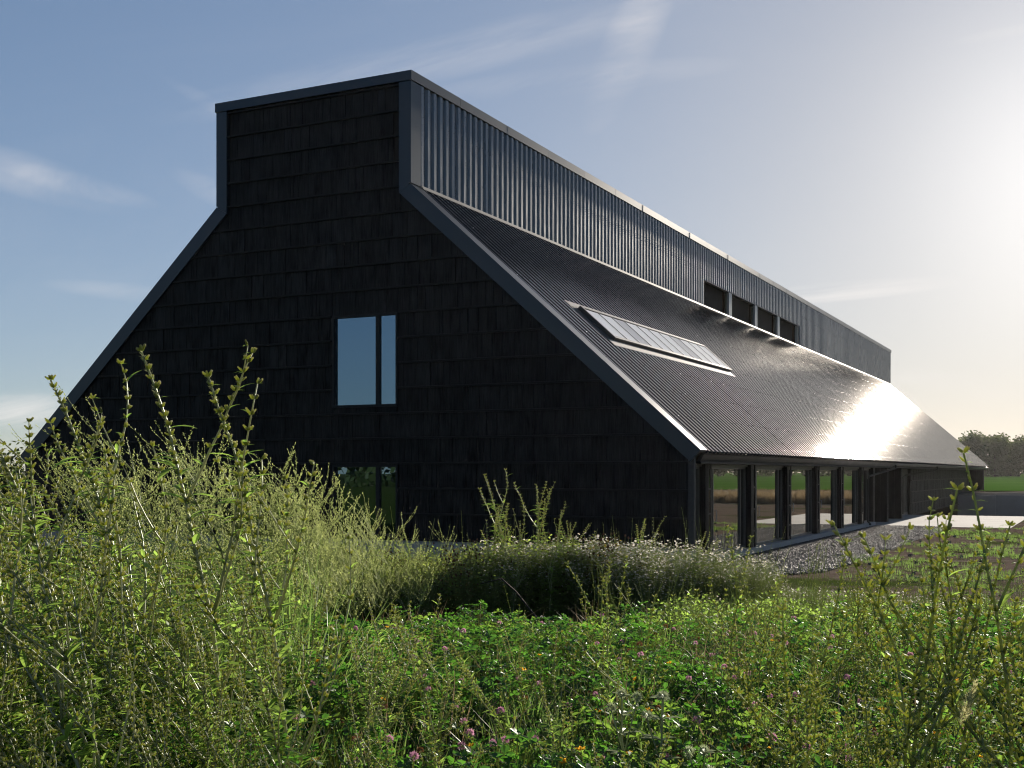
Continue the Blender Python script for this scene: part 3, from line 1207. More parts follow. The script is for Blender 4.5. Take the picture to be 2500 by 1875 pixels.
# ---- gable windows
for k, (x0, x1, z0, z1) in enumerate(WIN):
    wd = empty('window', (0, 0, 0))
    wd.parent = barn
    b = MB()
    fw_ = 0.055
    b.box(x0 - 0.04, x1 + 0.04, -0.045, 0.16, z1 - 0.015, z1 + 0.04)
    b.box(x0 - 0.04, x1 + 0.04, -0.06, 0.16, z0 - 0.045, z0 + 0.02)
    b.box(x0 - 0.04, x0 + 0.02, -0.045, 0.16, z0 + 0.021, z1 - 0.016)
    b.box(x1 - 0.02, x1 + 0.04, -0.045, 0.16, z0 + 0.021, z1 - 0.016)
    b.build('frame', M['frame'], wd)
    b = MB()
    b.box(2.05, 2.165, -0.005, 0.15, z0 + 0.021, z1 - 0.016)
    b.build('mullion', M['frame'], wd)
    for a, c in ((x0 + 0.021, 2.049), (2.166, x1 - 0.021)):
        b = MB()
        b.box(a, c, 0.05, 0.065, z0 + 0.021, z1 - 0.016)
        b.build('pane', M['glass_sky'], wd)

# ---- glazed side under the eave
XG, XC, ZS = 10.25, 10.45, 0.16
b = MB()
b.box(9.30, 10.56, 0.30, 25.7, -0.3, ZS)
b.build('glazing_sill', M['plinth'], barn)
b = MB()
b.box(9.30, 10.80, 0.29, LEN - 0.29, 2.46, 2.51)
b.build('soffit', M['char_batten'], barn)
b = MB()
b.box(10.15, 10.35, 0.29, 25.7, 2.40, 2.459)
b.build('glazing_head', M['frame_grey'], barn)
cols = [(1.78 + 4.25 * i, 2.32 + 4.25 * i) for i in range(6)]


def column(y0, y1, x0, x1, zb=0.0):
    c = empty('clad_column', (0, 0, 0))
    c.parent = barn
    # boards wrap the post: near face, outer face in two cheeks with a recess, far face
    nb = 3
    for i in range(nb):
        a = x0 + (x1 - x0) * i / nb
        e = x0 + (x1 - x0) * (i + 1) / nb
        b = MB()
        b.box(a + 0.003, e - 0.003, y0 - 0.004 * rng.random(), y0 + 0.03, zb + 0.01, 2.458)
        b.build('cladding_board', M['char'], c)
    for a, e in ((y0 + 0.031, y0 + 0.16), (y1 - 0.13, y1)):
        b = MB()
        b.box(x1 - 0.03, x1 + 0.004 * rng.random(), a, e, zb + 0.01, 2.458)
        b.build('cladding_board', M['char'], c)
    b = MB()
    b.box(x0, x1 - 0.075, y0 + 0.031, y1 - 0.002, zb + 0.005, 2.457)
    b.build('core', M['char'], c)
    for z in (0.62, 1.23, 1.84):
        b = MB()
        b.box(x1 - 0.075, x1 + 0.006, y0 + 0.161, y1 - 0.131, z - 0.02, z + 0.022)
        b.build('batten', M['char_grey'], c)  # grey instead of black paints the lit top edges
    return c


for y0, y1 in cols:
    column(y0, y1, XG + 0.02, XC, ZS)
column(25.75, 26.15, 9.75, XC)
column(29.45, 29.85, 9.55, XC)
column(33.7, 34.1, 9.55, XC)

# glazed bays: side light, door leaf, side light
ends = [0.45] + [v for y0, y1 in cols for v in (y0 + 0.02, y1 - 0.02)] + [25.6]
for i in range(0, len(ends) - 1, 2):
    y0, y1 = ends[i], ends[i + 1]
    if y1 - y0 < 0.5:
        continue
    d = empty('glazed_bay', (0, 0, 0))
    d.parent = barn
    splits = [y0 + 0.02, y1 - 0.02] if y1 - y0 < 2 else [y0 + 0.02, y0 + (y1 - y0) * 0.17, y1 - (y1 - y0) * 0.14, y1 - 0.02]
    b = MB()
    for sp in splits:
        b.box(XG - 0.03, XG + 0.045, sp - 0.028, sp + 0.028, ZS + 0.001, 2.399)
    for a, c in zip(splits[:-1], splits[1:]):
        b.box(XG - 0.028, XG + 0.043, a + 0.0285, c - 0.0285, ZS + 0.001, ZS + 0.07)
        b.box(XG - 0.028, XG + 0.043, a + 0.0285, c - 0.0285, 2.34, 2.398)
    b.build('frame', M['frame_grey'], d)
    for a, c in zip(splits[:-1], splits[1:]):
        b = MB()
        b.box(XG - 0.006, XG + 0.006, a + 0.029, c - 0.029, ZS + 0.071, 2.339)
        b.build('pane', M['glass_side'], d)
    if len(splits) == 4:
        b = MB()
        b.tube([(XG + 0.05, splits[1] + 0.12, 1.0), (XG + 0.09, splits[1] + 0.12, 1.0), (XG + 0.09, splits[1] + 0.12, 1.28), (XG + 0.05, splits[1] + 0.12, 1.28)], 0.011, 6)
        b.build('handle', M['mullion'], d)

# porch back wall and clad wall running to the far end
b = MB()
b.box(9.20, 9.29, 25.72, 44.15, -0.02, 2.459)
b.build('porch_wall', M['char'], barn)
b = MB()
b.box(9.30, 10.2, 25.60, 25.72, 0.0, 2.458)
b.build('porch_side_wall', M['char'], barn)
b = MB()
b.box(8.6, 9.425, 44.2, 77.6, -1.7, 2.458)
b.build('side_wall', M['dark'], barn)
b = MB()
for r in range(5):
    z0 = -0.14 + 0.645 * r
    z1 = min(z0 + 0.645, 2.455)
    if z1 - z0 < 0.05:
        continue
    y = 44.2
    while y < 77.5:
        e = min(y + float(rng.choice([0.12, 0.18, 0.24, 0.30])), 77.6)
        d = 0.004 + 0.022 * rng.random()
        b.box(9.426, 9.432 + d, y + 0.003, e - 0.003, z0 + 0.03, z1 + 0.01)
        y = e
o = b.build('side_wall_boards', M['char'], barn)
o['kind'] = 'stuff'
for r in range(4):
    b = MB()
    b.box(9.426, 9.52, 44.2, 77.6, -0.14 + 0.645 * r - 0.02, -0.14 + 0.645 * r + 0.025)
    b.build('batten', M['char_grey'], barn)  # grey puts the sun on the batten tops into the colour
b = MB()
b.box(9.30, 9.425, 43.9, 77.6, -1.75, -0.165)
b.build('basement_wall', mat_plain('dark_basement_wall', (0.05, 0.035, 0.028), 0.8), barn)
b = MB()
b.box(9.35, 10.58, 77.65, 78.02, -1.75, 2.458)
b.build('end_wall', M['char'], barn)

# eave fascia in lengths, then the gutter
y = 0.43
while y < 29.0:
    e = min(y + 2.4, 29.2)
    b = MB()
    q = [(W_E - 0.02, Z_E - 0.055), (W_E - 0.12, Z_E - 0.235), (W_E - 0.20, Z_E - 0.235), (W_E - 0.10, Z_E - 0.02)]
    b.prism_y(q[::-1], y + 0.002, e - 0.002)
    b.build('fascia', M['fascia'], barn)
    y = e
b = MB()
q = [(W_E - 0.06, Z_E - 0.06), (W_E - 0.10, Z_E - 0.20), (W_E - 0.18, Z_E - 0.20), (W_E - 0.12, Z_E - 0.03)]
b.prism_y(q[::-1], 29.202, LEN)
b.build('fascia', M['fascia'], barn)
b = MB()
ring = [(W_E + 0.015 + 0.065 * math.cos(a), Z_E - 0.09 + 0.065 * math.sin(a)) for a in np.linspace(math.pi, 2 * math.pi, 9)]
inner = [(W_E + 0.015 + 0.058 * math.cos(a), Z_E - 0.087 + 0.058 * math.sin(a)) for a in np.linspace(2 * math.pi, math.pi, 9)]
b.prism_y(ring + inner, 29.2, LEN + 0.05)
b.build('gutter', M['galv'], barn)
for pts in ([(W_E - 0.02, 44.7, Z_E - 0.15), (W_E - 0.02, 44.7, Z_E - 0.3), (W_E - 0.12, 44.4, 2.33), (9.75, 40.3, 2.12), (9.62, 40.0, 2.0), (9.62, 40.0, 0.02)],
            [(W_E - 0.02, 29.4, Z_E - 0.15), (W_E - 0.02, 29.4, Z_E - 0.3), (W_E - 0.15, 29.0, 2.38), (10.52, 24.4, 2.1), (10.50, 24.2, 1.95), (10.50, 24.2, 0.24), (10.62, 24.1, 0.10)]):
    b = MB()
    b.tube(pts, 0.045, 8)
    b.build('downpipe', M['plastic'], barn, smooth=True)


# ------------------------------------------------------------------ plants: shared pieces
def spot(right, ahead):
    """a place on the ground, measured from the top of the mound"""
    p = Vector((MOUND[0], MOUND[1], 0)) + FW * ahead + RT * right
    return Vector((p.x, p.y, float(terrain(p.x, p.y))))


def leaf_into(b, base, d, up, length, width, mi=0, fold=0.25, droop=0.35, seg=4, toothed=False):
    """a bent, folded leaf blade"""
    d = Vector(d).normalized()
    side = d.cross(Vector(up))
    if side.length < 1e-3:
        side = d.cross(Vector((1, 0, 0)))
    side.normalize()
    nrm = side.cross(d).normalized()
    p = Vector(base)
    prof = [0.12, 0.75, 1.0, 0.72, 0.0] if seg == 4 else [0.3, 1.0, 0.0]
    rows = []
    for i in range(seg + 1):
        t = i / seg
        c = p + d * (length * t) - nrm * (droop * length * t * t)
        wd = width * 0.5 * prof[i]
        if toothed and 0 < i < seg:
            wd *= 0.8 + 0.4 * (i % 2)
        rows.append((c + side * wd + nrm * (fold * wd), c, c - side * wd + nrm * (fold * wd)))
    vs = [v for r in rows for v in r]
    fs = []
    for i in range(seg):
        a = i * 3
        fs += [(a, a + 3, a + 4, a + 1), (a + 1, a + 4, a + 5, a + 2)]
    b.add(vs, fs, mi)


def rdir(spread=1.0, up=0.3):
    a = random.uniform(0, 2 * math.pi)
    return Vector((math.cos(a) * spread, math.sin(a) * spread, up)).normalized()


def bud_into(b, p, d, ln, r, mi=0, tip=1):
    d = Vector(d).normalized()
    b.tube([p, p + d * ln * 0.35, p + d * ln * 0.8], [r * 0.45, r, r * 0.62], 5, mi, cap=False)
    b.tube([p + d * ln * 0.8, p + d * ln * 0.95, p + d * ln * 1.08], [r * 0.62, r * 0.7, r * 0.12], 5, tip, cap=False)


def scatter(name, clumps, pts, which, rots, scales, mats):
    """one object: the clump shapes and the points they grow on, instanced by its own geometry nodes"""
    V, F, MI, kind = [], [], [], []
    for k, c in enumerate(clumps):
        base = len(V)
        V += c.v
        F += [tuple(i + base for i in f) for f in c.f]
        MI += c.m
        kind += [k] * len(c.v)
    nv = len(V)
    V += [tuple(p) for p in pts]
    kind += [-1] * len(pts)
    me = bpy.data.meshes.new(name)
    me.from_pydata(V, [], F)
    for m in mats:
        me.materials.append(m)
    me.polygons.foreach_set('material_index', MI)
    at = me.attributes.new('kind', 'INT', 'POINT')
    at.data.foreach_set('value', np.array(kind, np.int32))
    at = me.attributes.new('which', 'INT', 'POINT')
    at.data.foreach_set('value', np.concatenate([np.zeros(nv), np.asarray(which)]).astype(np.int32))
    at = me.attributes.new('turn', 'FLOAT_VECTOR', 'POINT')
    at.data.foreach_set('vector', np.concatenate([np.zeros((nv, 3)), np.asarray(rots)]).astype(np.float32).ravel())
    at = me.attributes.new('size', 'FLOAT', 'POINT')
    at.data.foreach_set('value', np.concatenate([np.ones(nv), np.asarray(scales)]).astype(np.float32))
    ng = bpy.data.node_groups.new(name + '_growth', 'GeometryNodeTree')
    ng.interface.new_socket('Geometry', in_out='INPUT', socket_type='NodeSocketGeometry')
    ng.interface.new_socket('Geometry', in_out='OUTPUT', socket_type='NodeSocketGeometry')
    gi = ng.nodes.new('NodeGroupInput')
    go = ng.nodes.new('NodeGroupOutput')

    def attr(nm, ty):
        n = ng.nodes.new('GeometryNodeInputNamedAttribute')
        n.data_type = ty
        n.inputs['Name'].default_value = nm
        return n.outputs[0]

    def pick(k):
        cmp_ = ng.nodes.new('FunctionNodeCompare')
        cmp_.data_type = 'INT'
        cmp_.operation = 'EQUAL'
        ng.links.new(attr('kind', 'INT'), cmp_.inputs[2])
        cmp_.inputs[3].default_value = k
        sp = ng.nodes.new('GeometryNodeSeparateGeometry')
        sp.domain = 'POINT'
        ng.links.new(gi.outputs[0], sp.inputs[0])
        ng.links.new(cmp_.outputs[0], sp.inputs[1])
        return sp.outputs[0]

    g2i = ng.nodes.new('GeometryNodeGeometryToInstance')
    for k in range(len(clumps) - 1, -1, -1):
        ng.links.new(pick(k), g2i.inputs[0])
    iop = ng.nodes.new('GeometryNodeInstanceOnPoints')
    ng.links.new(pick(-1), iop.inputs['Points'])
    ng.links.new(g2i.outputs[0], iop.inputs['Instance'])
    iop.inputs['Pick Instance'].default_value = True
    ng.links.new(attr('which', 'INT'), iop.inputs['Instance Index'])
    ng.links.new(attr('turn', 'FLOAT_VECTOR'), iop.inputs['Rotation'])
    ng.links.new(attr('size', 'FLOAT'), iop.inputs['Scale'])
    ng.links.new(iop.outputs[0], go.inputs[0])
    o = bpy.data.objects.new(name, me)
    COL.objects.link(o)
    md = o.modifiers.new('growth', 'NODES')
    md.node_group = ng
    o['kind'] = 'stuff'
    return o


def scatter_on(name, clumps, mats, places, smin, smax, lean=0.12, wind=(0, 0), mounds=0.0):
    """places: array of (right, ahead) positions"""
    places = np.asarray(places)
    n = len(places)
    P = np.array([MOUND[0], MOUND[1]]) + places[:, 1:2] * np.array([FW.x, FW.y]) + places[:, 0:1] * np.array([RT.x, RT.y])
    z = terrain(P[:, 0], P[:, 1])
    pts = np.column_stack([P, z - 0.01])
    rots = np.column_stack([rng.normal(wind[0], lean, n), rng.normal(wind[1], lean, n), rng.uniform(0, 6.28, n)])
    sz = rng.uniform(smin, smax, n)
    if mounds:
        sz = sz * (1 + mounds * (0.6 * np.sin(P[:, 0] * 1.9 + 1.2 * np.sin(P[:, 1] * 1.1)) + 0.5 * np.sin(P[:, 1] * 2.7 - P[:, 0] * 0.8)))
    return scatter(name, clumps, pts, rng.integers(0, len(clumps), n), rots, sz, mats)


def inside(p, poly):
    x, y = p
    c = False
    for i in range(len(poly)):
        x1, y1 = poly[i]
        x2, y2 = poly[i - 1]
        if (y1 > y) != (y2 > y) and x < (x2 - x1) * (y - y1) / (y2 - y1) + x1:
            c = not c
    return c


def field_of(n, a0, a1, r0, r1, keep=None):
    """n random (right, ahead) places with ahead in a0..a1 and right/ahead in r0..r1, even per square metre"""
    out = []
    while len(out) < n:
        a = math.sqrt(rng.uniform(a0 * a0, a1 * a1))
        r = a * rng.uniform(r0, r1)
        if keep is None or keep(r, a):
            out.append((r, a))
    return np.array(out)


def stalks(seed, n, h, lean, mi=0):
    """thin upright stalks with small buds and a few narrow leaves"""
    random.seed(seed)
    b = MB()
    for i in range(n):
        p = Vector((random.gauss(0, .06), random.gauss(0, .06), 0))
        d = Vector((random.gauss(lean, .18), random.gauss(0, .18), 1)).normalized()
        hh = h * random.uniform(0.5, 1.1)
        pts = [p]
        for k in range(4):
            d = (d + Vector((random.gauss(0, .08), random.gauss(0, .08), 0))).normalized()
            pts.append(pts[-1] + d * hh / 4)
        b.tube(pts, [0.0026, 0.0023, 0.002, 0.0016, 0.001], 4, 0, cap=False)
        for k in range(9):
            t = random.uniform(0.2, 1.0) * 3.99
            q = pts[int(t)].lerp(pts[int(t) + 1], t - int(t))
            e = rdir(1, 0.5)
            if t < 2.2:
                leaf_into(b, q, e, (0, 0, 1), random.uniform(0.025, 0.06), 0.012, 1, seg=2)
            else:
                bud_into(b, q, e, random.uniform(0.008, 0.015), 0.0032, 2, 3)
    return b


# ---- clover
def clover_clump(seed, n=26, rad=0.13, h=0.2, mi=0):
    random.seed(seed)
    b = MB()
    for i in range(n):
        a = random.uniform(0, 6.28)
        rr = rad * math.sqrt(random.random())
        base = Vector((math.cos(a) * rr * 0.4, math.sin(a) * rr * 0.4, 0))
        top = Vector((math.cos(a) * rr, math.sin(a) * rr, h * random.uniform(0.35, 1.1)))
        b.tube([base, base.lerp(top, 0.6) + Vector((0, 0, 0.02)), top], 0.0014, 3, 1, cap=False)
        s = random.uniform(0.018, 0.034)
        nrm = Vector((random.gauss(0, 0.4), random.gauss(0, 0.4), 1)).normalized()
        t0 = random.uniform(0, 6.28)
        ax = nrm.orthogonal().normalized()
        ay = nrm.cross(ax)
        for k in range(3):
            an = t0 + k * 2.094
            d = ax * math.cos(an) + ay * math.sin(an)
            sd = nrm.cross(d)
            up = nrm * s * random.uniform(0.05, 0.35)
            p1 = top + d * s * 0.55 + sd * s * 0.45 + up * 0.8
            p2 = top + d * s * 1.05 + sd * s * 0.28 + up
            p3 = top + d * s * 1.0
            p4 = top + d * s * 1.05 - sd * s * 0.28 + up
            p5 = top + d * s * 0.55 - sd * s * 0.45 + up * 0.8
            b.add([top, p1, p2, p3, p4, p5], [(0, 3, 2, 1), (0, 5, 4, 3)], mi)
    return b


def patchy(r, a):
    p = spot(r, a)
    return math.sin(p.x * 1.7 + 1.1 * math.sin(p.y * 1.3)) + math.sin(p.y * 2.1 + 0.7 * math.sin(p.x * 0.9)) * 0.8


cl = [clover_clump(i, 24, 0.14, 0.15) for i in range(3)] + [clover_clump(10 + i, 24, 0.12, 0.24) for i in range(2)] + [clover_clump(20 + i, 16, 0.09, 0.34) for i in range(2)]
pl = field_of(3500, 3.2, 12.2, -0.52, 0.72, lambda r, a: a + 0.4 * math.sin(r * 1.3) < 9.3 and rng.random() < (1.0 if a < 8.0 else 0.55) and (patchy(r, a) > -0.35 or rng.random() < 0.22))
o = scatter_on('clover_patch', cl, [M['clover'], M['stem']], pl, 0.65, 1.25)
tag(o, 'low green clover covering the foreground ground')
cl = [clover_clump(40 + i, 16, 0.12, 0.26) for i in range(3)]
pl = field_of(480, 3.2, 9.2, -0.52, 0.52, lambda r, a: patchy(r * 1.3, a * 0.8) > 0.2)
o = scatter_on('pale_clover', cl, [M['clover_pale'], M['stem']], pl, 0.8, 1.4)
tag(o, 'paler yellow green clover mixed through the foreground')


# ---- grass tufts
def grass_clump(seed, n=40, h=0.3, rad=0.08, w=0.004, bend=0.5, mi=0):
    random.seed(seed)
    b = MB()
    for i in range(n):
        a = random.uniform(0, 6.28)
        rr = rad * math.sqrt(random.random())
        p = Vector((math.cos(a) * rr, math.sin(a) * rr, 0))
        d = Vector((math.cos(a + random.gauss(0, 0.8)), math.sin(a + random.gauss(0, 0.8)), 0))
        hh = h * random.uniform(0.5, 1.1)
        be = bend * random.uniform(0.2, 1.0) * hh
        side = d.cross(Vector((0, 0, 1)))
        vs = []
        for t, ww in ((0, 1), (0.4, 0.9), (0.75, 0.6)):
            c = p + Vector((0, 0, hh * t)) + d * be * t * t
            vs += [c + side * w * ww, c - side * w * ww]
        vs.append(p + Vector((0, 0, hh * 0.97)) + d * be)
        b.add(vs, [(0, 1, 3, 2), (2, 3, 5, 4), (4, 5, 6)], mi)
    return b


gc = [grass_clump(i, 36, 0.30) for i in range(4)]
pl = field_of(1150, 3.2, 9.6, -0.52, 0.72, lambda r, a: rng.random() < (0.9 if r / a < -0.12 else 0.22))
tag(scatter_on('meadow_grass', gc, [M['grass']], pl, 0.6, 1.2), 'thin green grass growing up through the clover')
gc = [grass_clump(50 + i, 14, 0.34, 0.10, 0.0025, 0.9) for i in range(3)]
pl = field_of(420, 3.4, 9.8, -0.52, 0.52)
tag(scatter_on('dry_grass', gc, [M['straw']], pl, 0.6, 1.3), 'thin dry straw stalks among the clover')


# ---- mayweed bank in front of the barn
def feathery(seed, h, n_st, flowers, mi_leaf=0, mi_stem=1, mi_pet=2, mi_disc=3, rad=0.16, nl=16, lw=0.004):
    random.seed(seed)
    b = MB()
    for i in range(n_st):
        a = random.uniform(0, 6.28)
        base = Vector((math.cos(a), math.sin(a), 0)) * rad * 0.4 * random.random()
        top = Vector((math.cos(a) * rad * random.uniform(0.4, 1.4), math.sin(a) * rad * random.uniform(0.4, 1.4), h * random.uniform(0.6, 1.05)))
        mid = base.lerp(top, 0.5) + Vector((random.gauss(0, 0.02), random.gauss(0, 0.02), 0.05))
        b.tube([base, mid, top], [0.003, 0.0022, 0.0012], 3, mi_stem, cap=False)
        for k in range(nl):
            t = random.uniform(0.15, 0.95)
            p = (base.lerp(mid, t * 2) if t < 0.5 else mid.lerp(top, t * 2 - 1))
            d = rdir(1, random.uniform(-0.1, 0.9))
            ln = random.uniform(0.03, 0.08)
            sd = d.cross(Vector((0, 0, 1))).normalized() * lw * random.uniform(0.7, 1.5)
            b.add([p - sd * 0.4, p + d * ln * 0.5 - sd + Vector((0, 0, .004)), p + d * ln, p + d * ln * 0.5 + sd], [(0, 1, 2, 3)], mi_leaf)
        if random.random() < flowers:
            for q in range(random.choice([1, 2, 2, 3])):
                c = top + Vector((random.gauss(0, 0.03), random.gauss(0, 0.03), random.uniform(-0.05, 0.03)))
                nrm = Vector((random.gauss(0, 0.35), random.gauss(0, 0.35), 1)).normalized()
                ax = nrm.orthogonal().normalized()
                ay = nrm.cross(ax)
                R = random.uniform(0.010, 0.017)
                pts = []
                for k in range(14):
                    an = k * math.pi / 7
                    rr = R if k % 2 == 0 else R * 0.62
                    pts.append(c + (ax * math.cos(an) + ay * math.sin(an)) * rr - nrm * R * random.uniform(0.0, 0.35))
                ctr = c + nrm * 0.002
                b.add([ctr] + pts, [(0, k + 1, (k + 1) % 14 + 1) for k in range(14)], mi_pet)
                d5 = [c + (ax * math.cos(k * 1.2566) + ay * math.sin(k * 1.2566)) * R * 0.36 + nrm * 0.002 for k in range(5)]
                b.add(d5 + [c + nrm * R * 0.5], [(k, (k + 1) % 5, 5) for k in range(5)], mi_disc)
    return b


mats_may = [M['mayleaf'], M['stem'], M['petal'], M['disc']]
# the bank: white flowers to the right, rusty clover and greenery to the left
may = [feathery(100 + i, 0.90, 15, 0.95) for i in range(4)]


def bank_front(ratio):
    """ahead distance of the near foot of the bank for a given right/ahead ratio"""
    return 12.7 + 1.2 * max(0, ratio - 0.12) * 8


def bank(n, r0, r1, depth, keep=None):
    out = []
    while len(out) < n:
        q = rng.uniform(r0, r1)
        a = bank_front(q) + depth * rng.random() + 0.25 * math.sin(q * 40)
        if keep is None or keep(q, a):
            out.append((q * a, a))
    return np.array(out)


pl = bank(680, -0.05, 0.22, 2.2, lambda q, a: rng.random() < smooth(-0.05, 0.03, q) * (1.0 if q < 0.12 else 0.55) and not (q > 0.14 and a > bank_front(q) + 1.3))
tag(scatter_on('mayweed_bank', may, mats_may, pl, 0.66, 1.05, mounds=0.10), 'white flowered mayweed along the top of the weed bank')
may_low = [feathery(120 + i, 0.42, 10, 0.9) for i in range(3)]
pl = field_of(420, 12.0, 20.5, 0.10, 0.36, lambda r, a: (r / a > 0.15 or a > 15.5) and patchy(r * 0.5, a * 0.6) > -0.7 and a < 21 - 12 * (r / a))
tag(scatter_on('low_mayweed', may_low, mats_may, pl, 0.5, 1.1), 'low sparse mayweed with white flowers beside the dirt tracks')


def bushy(seed, h, rad, n, size, mats_n=2, heads=0.0):
    """leafy clump: many small leaves over a dome on thin stems"""
    random.seed(seed)
    b = MB()
    for i in range(n // 10):
        d = rdir(random.random(), 0.8)
        top = Vector((d.x * rad, d.y * rad, h * random.uniform(0.5, 1.0)))
        b.tube([Vector((d.x * rad * 0.3, d.y * rad * 0.3, 0)), top], [0.0025, 0.0012], 3, 1, cap=False)
        if random.random() < heads:
            bud_into(b, top, Vector((0, 0, 1)), 0.022, 0.011, 2, 2)
    for i in range(n):
        a = random.uniform(0, 6.28)
        u = math.sqrt(random.random())
        z = h * random.uniform(0.05, 1.0) * (1 - 0.45 * u * u)
        p = Vector((math.cos(a) * rad * u, math.sin(a) * rad * u, z))
        d = rdir(1, random.uniform(-0.2, 0.8))
        s = size * random.uniform(0.6, 1.4)
        sd = d.cross(Vector((random.gauss(0, .3), random.gauss(0, .3), 1))).normalized() * s * 0.32
        b.add([p, p + d * s * 0.5 + sd, p + d * s, p + d * s * 0.5 - sd], [(0, 1, 2, 3)], 0)
    return b


gb = [bushy(200 + i, 0.95, 0.24, 460, 0.038, heads=0.12) for i in range(4)]
pl = bank(520, -0.30, 0.06, 2.0)
tag(scatter_on('leafy_bank', gb, [M['thicket'], M['stem'], M['brownhead']], pl, 0.62, 1.08, mounds=0.22), 'green and rusty leafy plants forming the front of the weed bank')
gb = [bushy(220 + i, 0.90, 0.18, 260, 0.028, heads=0.9) for i in range(3)]
pl = bank(80, -0.20, 0.10, 1.6, lambda q, a: patchy(q * 20, a) > -0.2)
tag(scatter_on('rusty_clover', gb, [M['redleaf'], M['stem'], M['brownhead']], pl, 0.7, 1.1, mounds=0.15), 'rust coloured clover with brown heads on the weed bank')
gb = [bushy(240 + i, 0.62, 0.18, 170, 0.03) for i in range(3)]
pl = bank(170, 0.0, 0.2, 2.0)
tag(scatter_on('bank_undergrowth', gb, [M['thicket'], M['stem']], pl, 0.6, 0.95), 'dark green undergrowth below the white mayweed')
sb_ = [stalks(870 + i, 3, 1.0, -0.08) for i in range(5)]
pl = bank(120, -0.22, 0.22, 2.0)
tag(scatter_on('bank_stalks', sb_, [M['stem'], M['weed_leaf'], M['pod'], M['bud_tip']], pl, 0.7, 1.35, 0.2), 'ragged seed stalks sticking out of the weed bank')
# low creeping leaves at the foot
gb = [bushy(260 + i, 0.11, 0.2, 90, 0.030) for i in range(3)]
pl = field_of(330, 9.4, 13.0, -0.30, 0.25, lambda r, a: patchy(r * 1.4, a) > -0.3)
tag(scatter_on('creeping_weeds', gb, [M['clover'], M['stem']], pl, 0.6, 1.1), 'small creeping leaves at the foot of the weed bank')
gb = [bushy(300 + i, 0.95, 0.26, 340, 0.038) for i in range(4)]
pl = field_of(330, 4.6, 11.0, -0.56, -0.17, lambda r, a: rng.random() < min(1.0, (-0.15 - r / a) * 6))
tag(scatter_on('thicket_leaves', gb, [M['weed_leaf'], M['stem']], pl, 0.45, 1.05, 0.2), 'leafy undergrowth filling the tall thicket at the left')
gc = [grass_clump(95 + i, 20, 0.80, 0.16, 0.0035, 0.9) for i in range(3)]
pl = field_of(200, 5.5, 10.5, -0.56, -0.17)
tag(scatter_on('tall_grass', gc, [M['grass']], pl, 0.6, 1.2, 0.2), 'long grass between the tall weeds at the left')
# mixed mid-ground herbs to the right
gb = [bushy(280 + i, 0.40, 0.2, 240, 0.036) for i in range(3)]
pl = field_of(560, 8.2, 14.0, 0.12, 0.72, lambda r, a: patchy(r, a) > -0.6)
tag(scatter_on('mixed_herbs', gb, [M['weed_leaf'], M['stem']], pl, 0.5, 1.15), 'knee high green herbs between the clover and the dirt tracks')
gc = [grass_clump(70 + i, 26, 0.10, 0.16, 0.004, 0.6) for i in range(3)]
xy = []
while len(xy) < 2600:
    x, y = rng.uniform(13.2, 34), rng.uniform(-6, 25.5)
    edge = 13.9 + 0.6 * math.sin(y * 0.8)
    if x > edge and math.sin(x * 0.5 + 0.9 * math.sin(y * 0.35)) + 1.2 * math.sin(y * 0.75 + 0.6 * math.sin(x * 0.8)) + rng.normal(0, 0.3) > 0.15:
        d = Vector((x - MOUND[0], y - MOUND[1], 0))
        xy.append((d.dot(RT), d.dot(FW)))
tag(scatter_on('turf_patches', gc, [M['grass']], np.array(xy), 0.6, 1.3), 'short turf patches between the gravel and the dirt tracks')


sk_ = [stalks(800 + i, 3, 0.55, 0.05) for i in range(6)]
pl = field_of(90, 3.4, 8.8, -0.40, 0.50)
tag(scatter_on('wild_stalks', sk_, [M['stem'], M['weed_leaf'], M['bud'], M['bud_tip']], pl, 0.55, 1.15, 0.22), 'thin budding stalks rising out of the clover')


def rosette(seed, n, ln, w):
    random.seed(seed)
    b = MB()
    for i in range(n):
        a = random.uniform(0, 6.28)
        e = Vector((math.cos(a), math.sin(a), random.uniform(0.5, 1.6)))
        leaf_into(b, (0, 0, 0), e, (0, 0, 1), ln * random.uniform(0.6, 1.1), w * random.uniform(0.7, 1.2), 0, 0.3, random.uniform(0.2, 0.7), 4, True)
    return b


rs_ = [rosette(830 + i, 9, 0.24, 0.05) for i in range(4)]
pl = field_of(250, 3.3, 8.8, -0.52, 0.52, lambda r, a: rng.random() < (0.9 if abs(r / a) > 0.2 else 0.4))
tag(scatter_on('broad_leaf_weeds', rs_, [M['weed_leaf']], pl, 0.5, 1.25, 0.15), 'broad toothed leaves growing among the clover')


sk2 = [stalks(850 + i, 4, 0.85, -0.05) for i in range(6)]
pl = field_of(300, 8.0, 13.5, 0.07, 0.66, lambda r, a: rng.random() < smooth(0.05, 0.16, r / a) and patchy(r * 0.8, a * 0.7) > -1.0)
tag(scatter_on('wispy_weeds', sk2, [M['stem'], M['weed_leaf'], M['pod'], M['bud_tip']], pl, 0.55, 1.1, 0.16), 'wispy olive weeds thickening to the right before the dirt tracks')


# ---- gravel stones
def stone(seed):
    random.seed(seed)
    b = MB()
    R = 0.030
    vs = []
    for z, k, rr in ((-0.3, 5, 0.8), (0.35, 5, 0.9)):
        for i in range(k):
            a = i * 2 * math.pi / k + z
            q = rr * random.uniform(0.75, 1.2)
            vs.append((math.cos(a) * R * q, math.sin(a) * R * q, R * (z + 0.3) * random.uniform(0.6, 1.3)))
    vs.append((random.gauss(0, .005), random.gauss(0, .005), R * random.uniform(0.65, 1.0)))
    fs = [(i, (i + 1) % 5, 5 + (i + 1) % 5, 5 + i) for i in range(5)] + [(5 + i, 5 + (i + 1) % 5, 10) for i in range(5)]
    b.add(vs, fs)
    return b


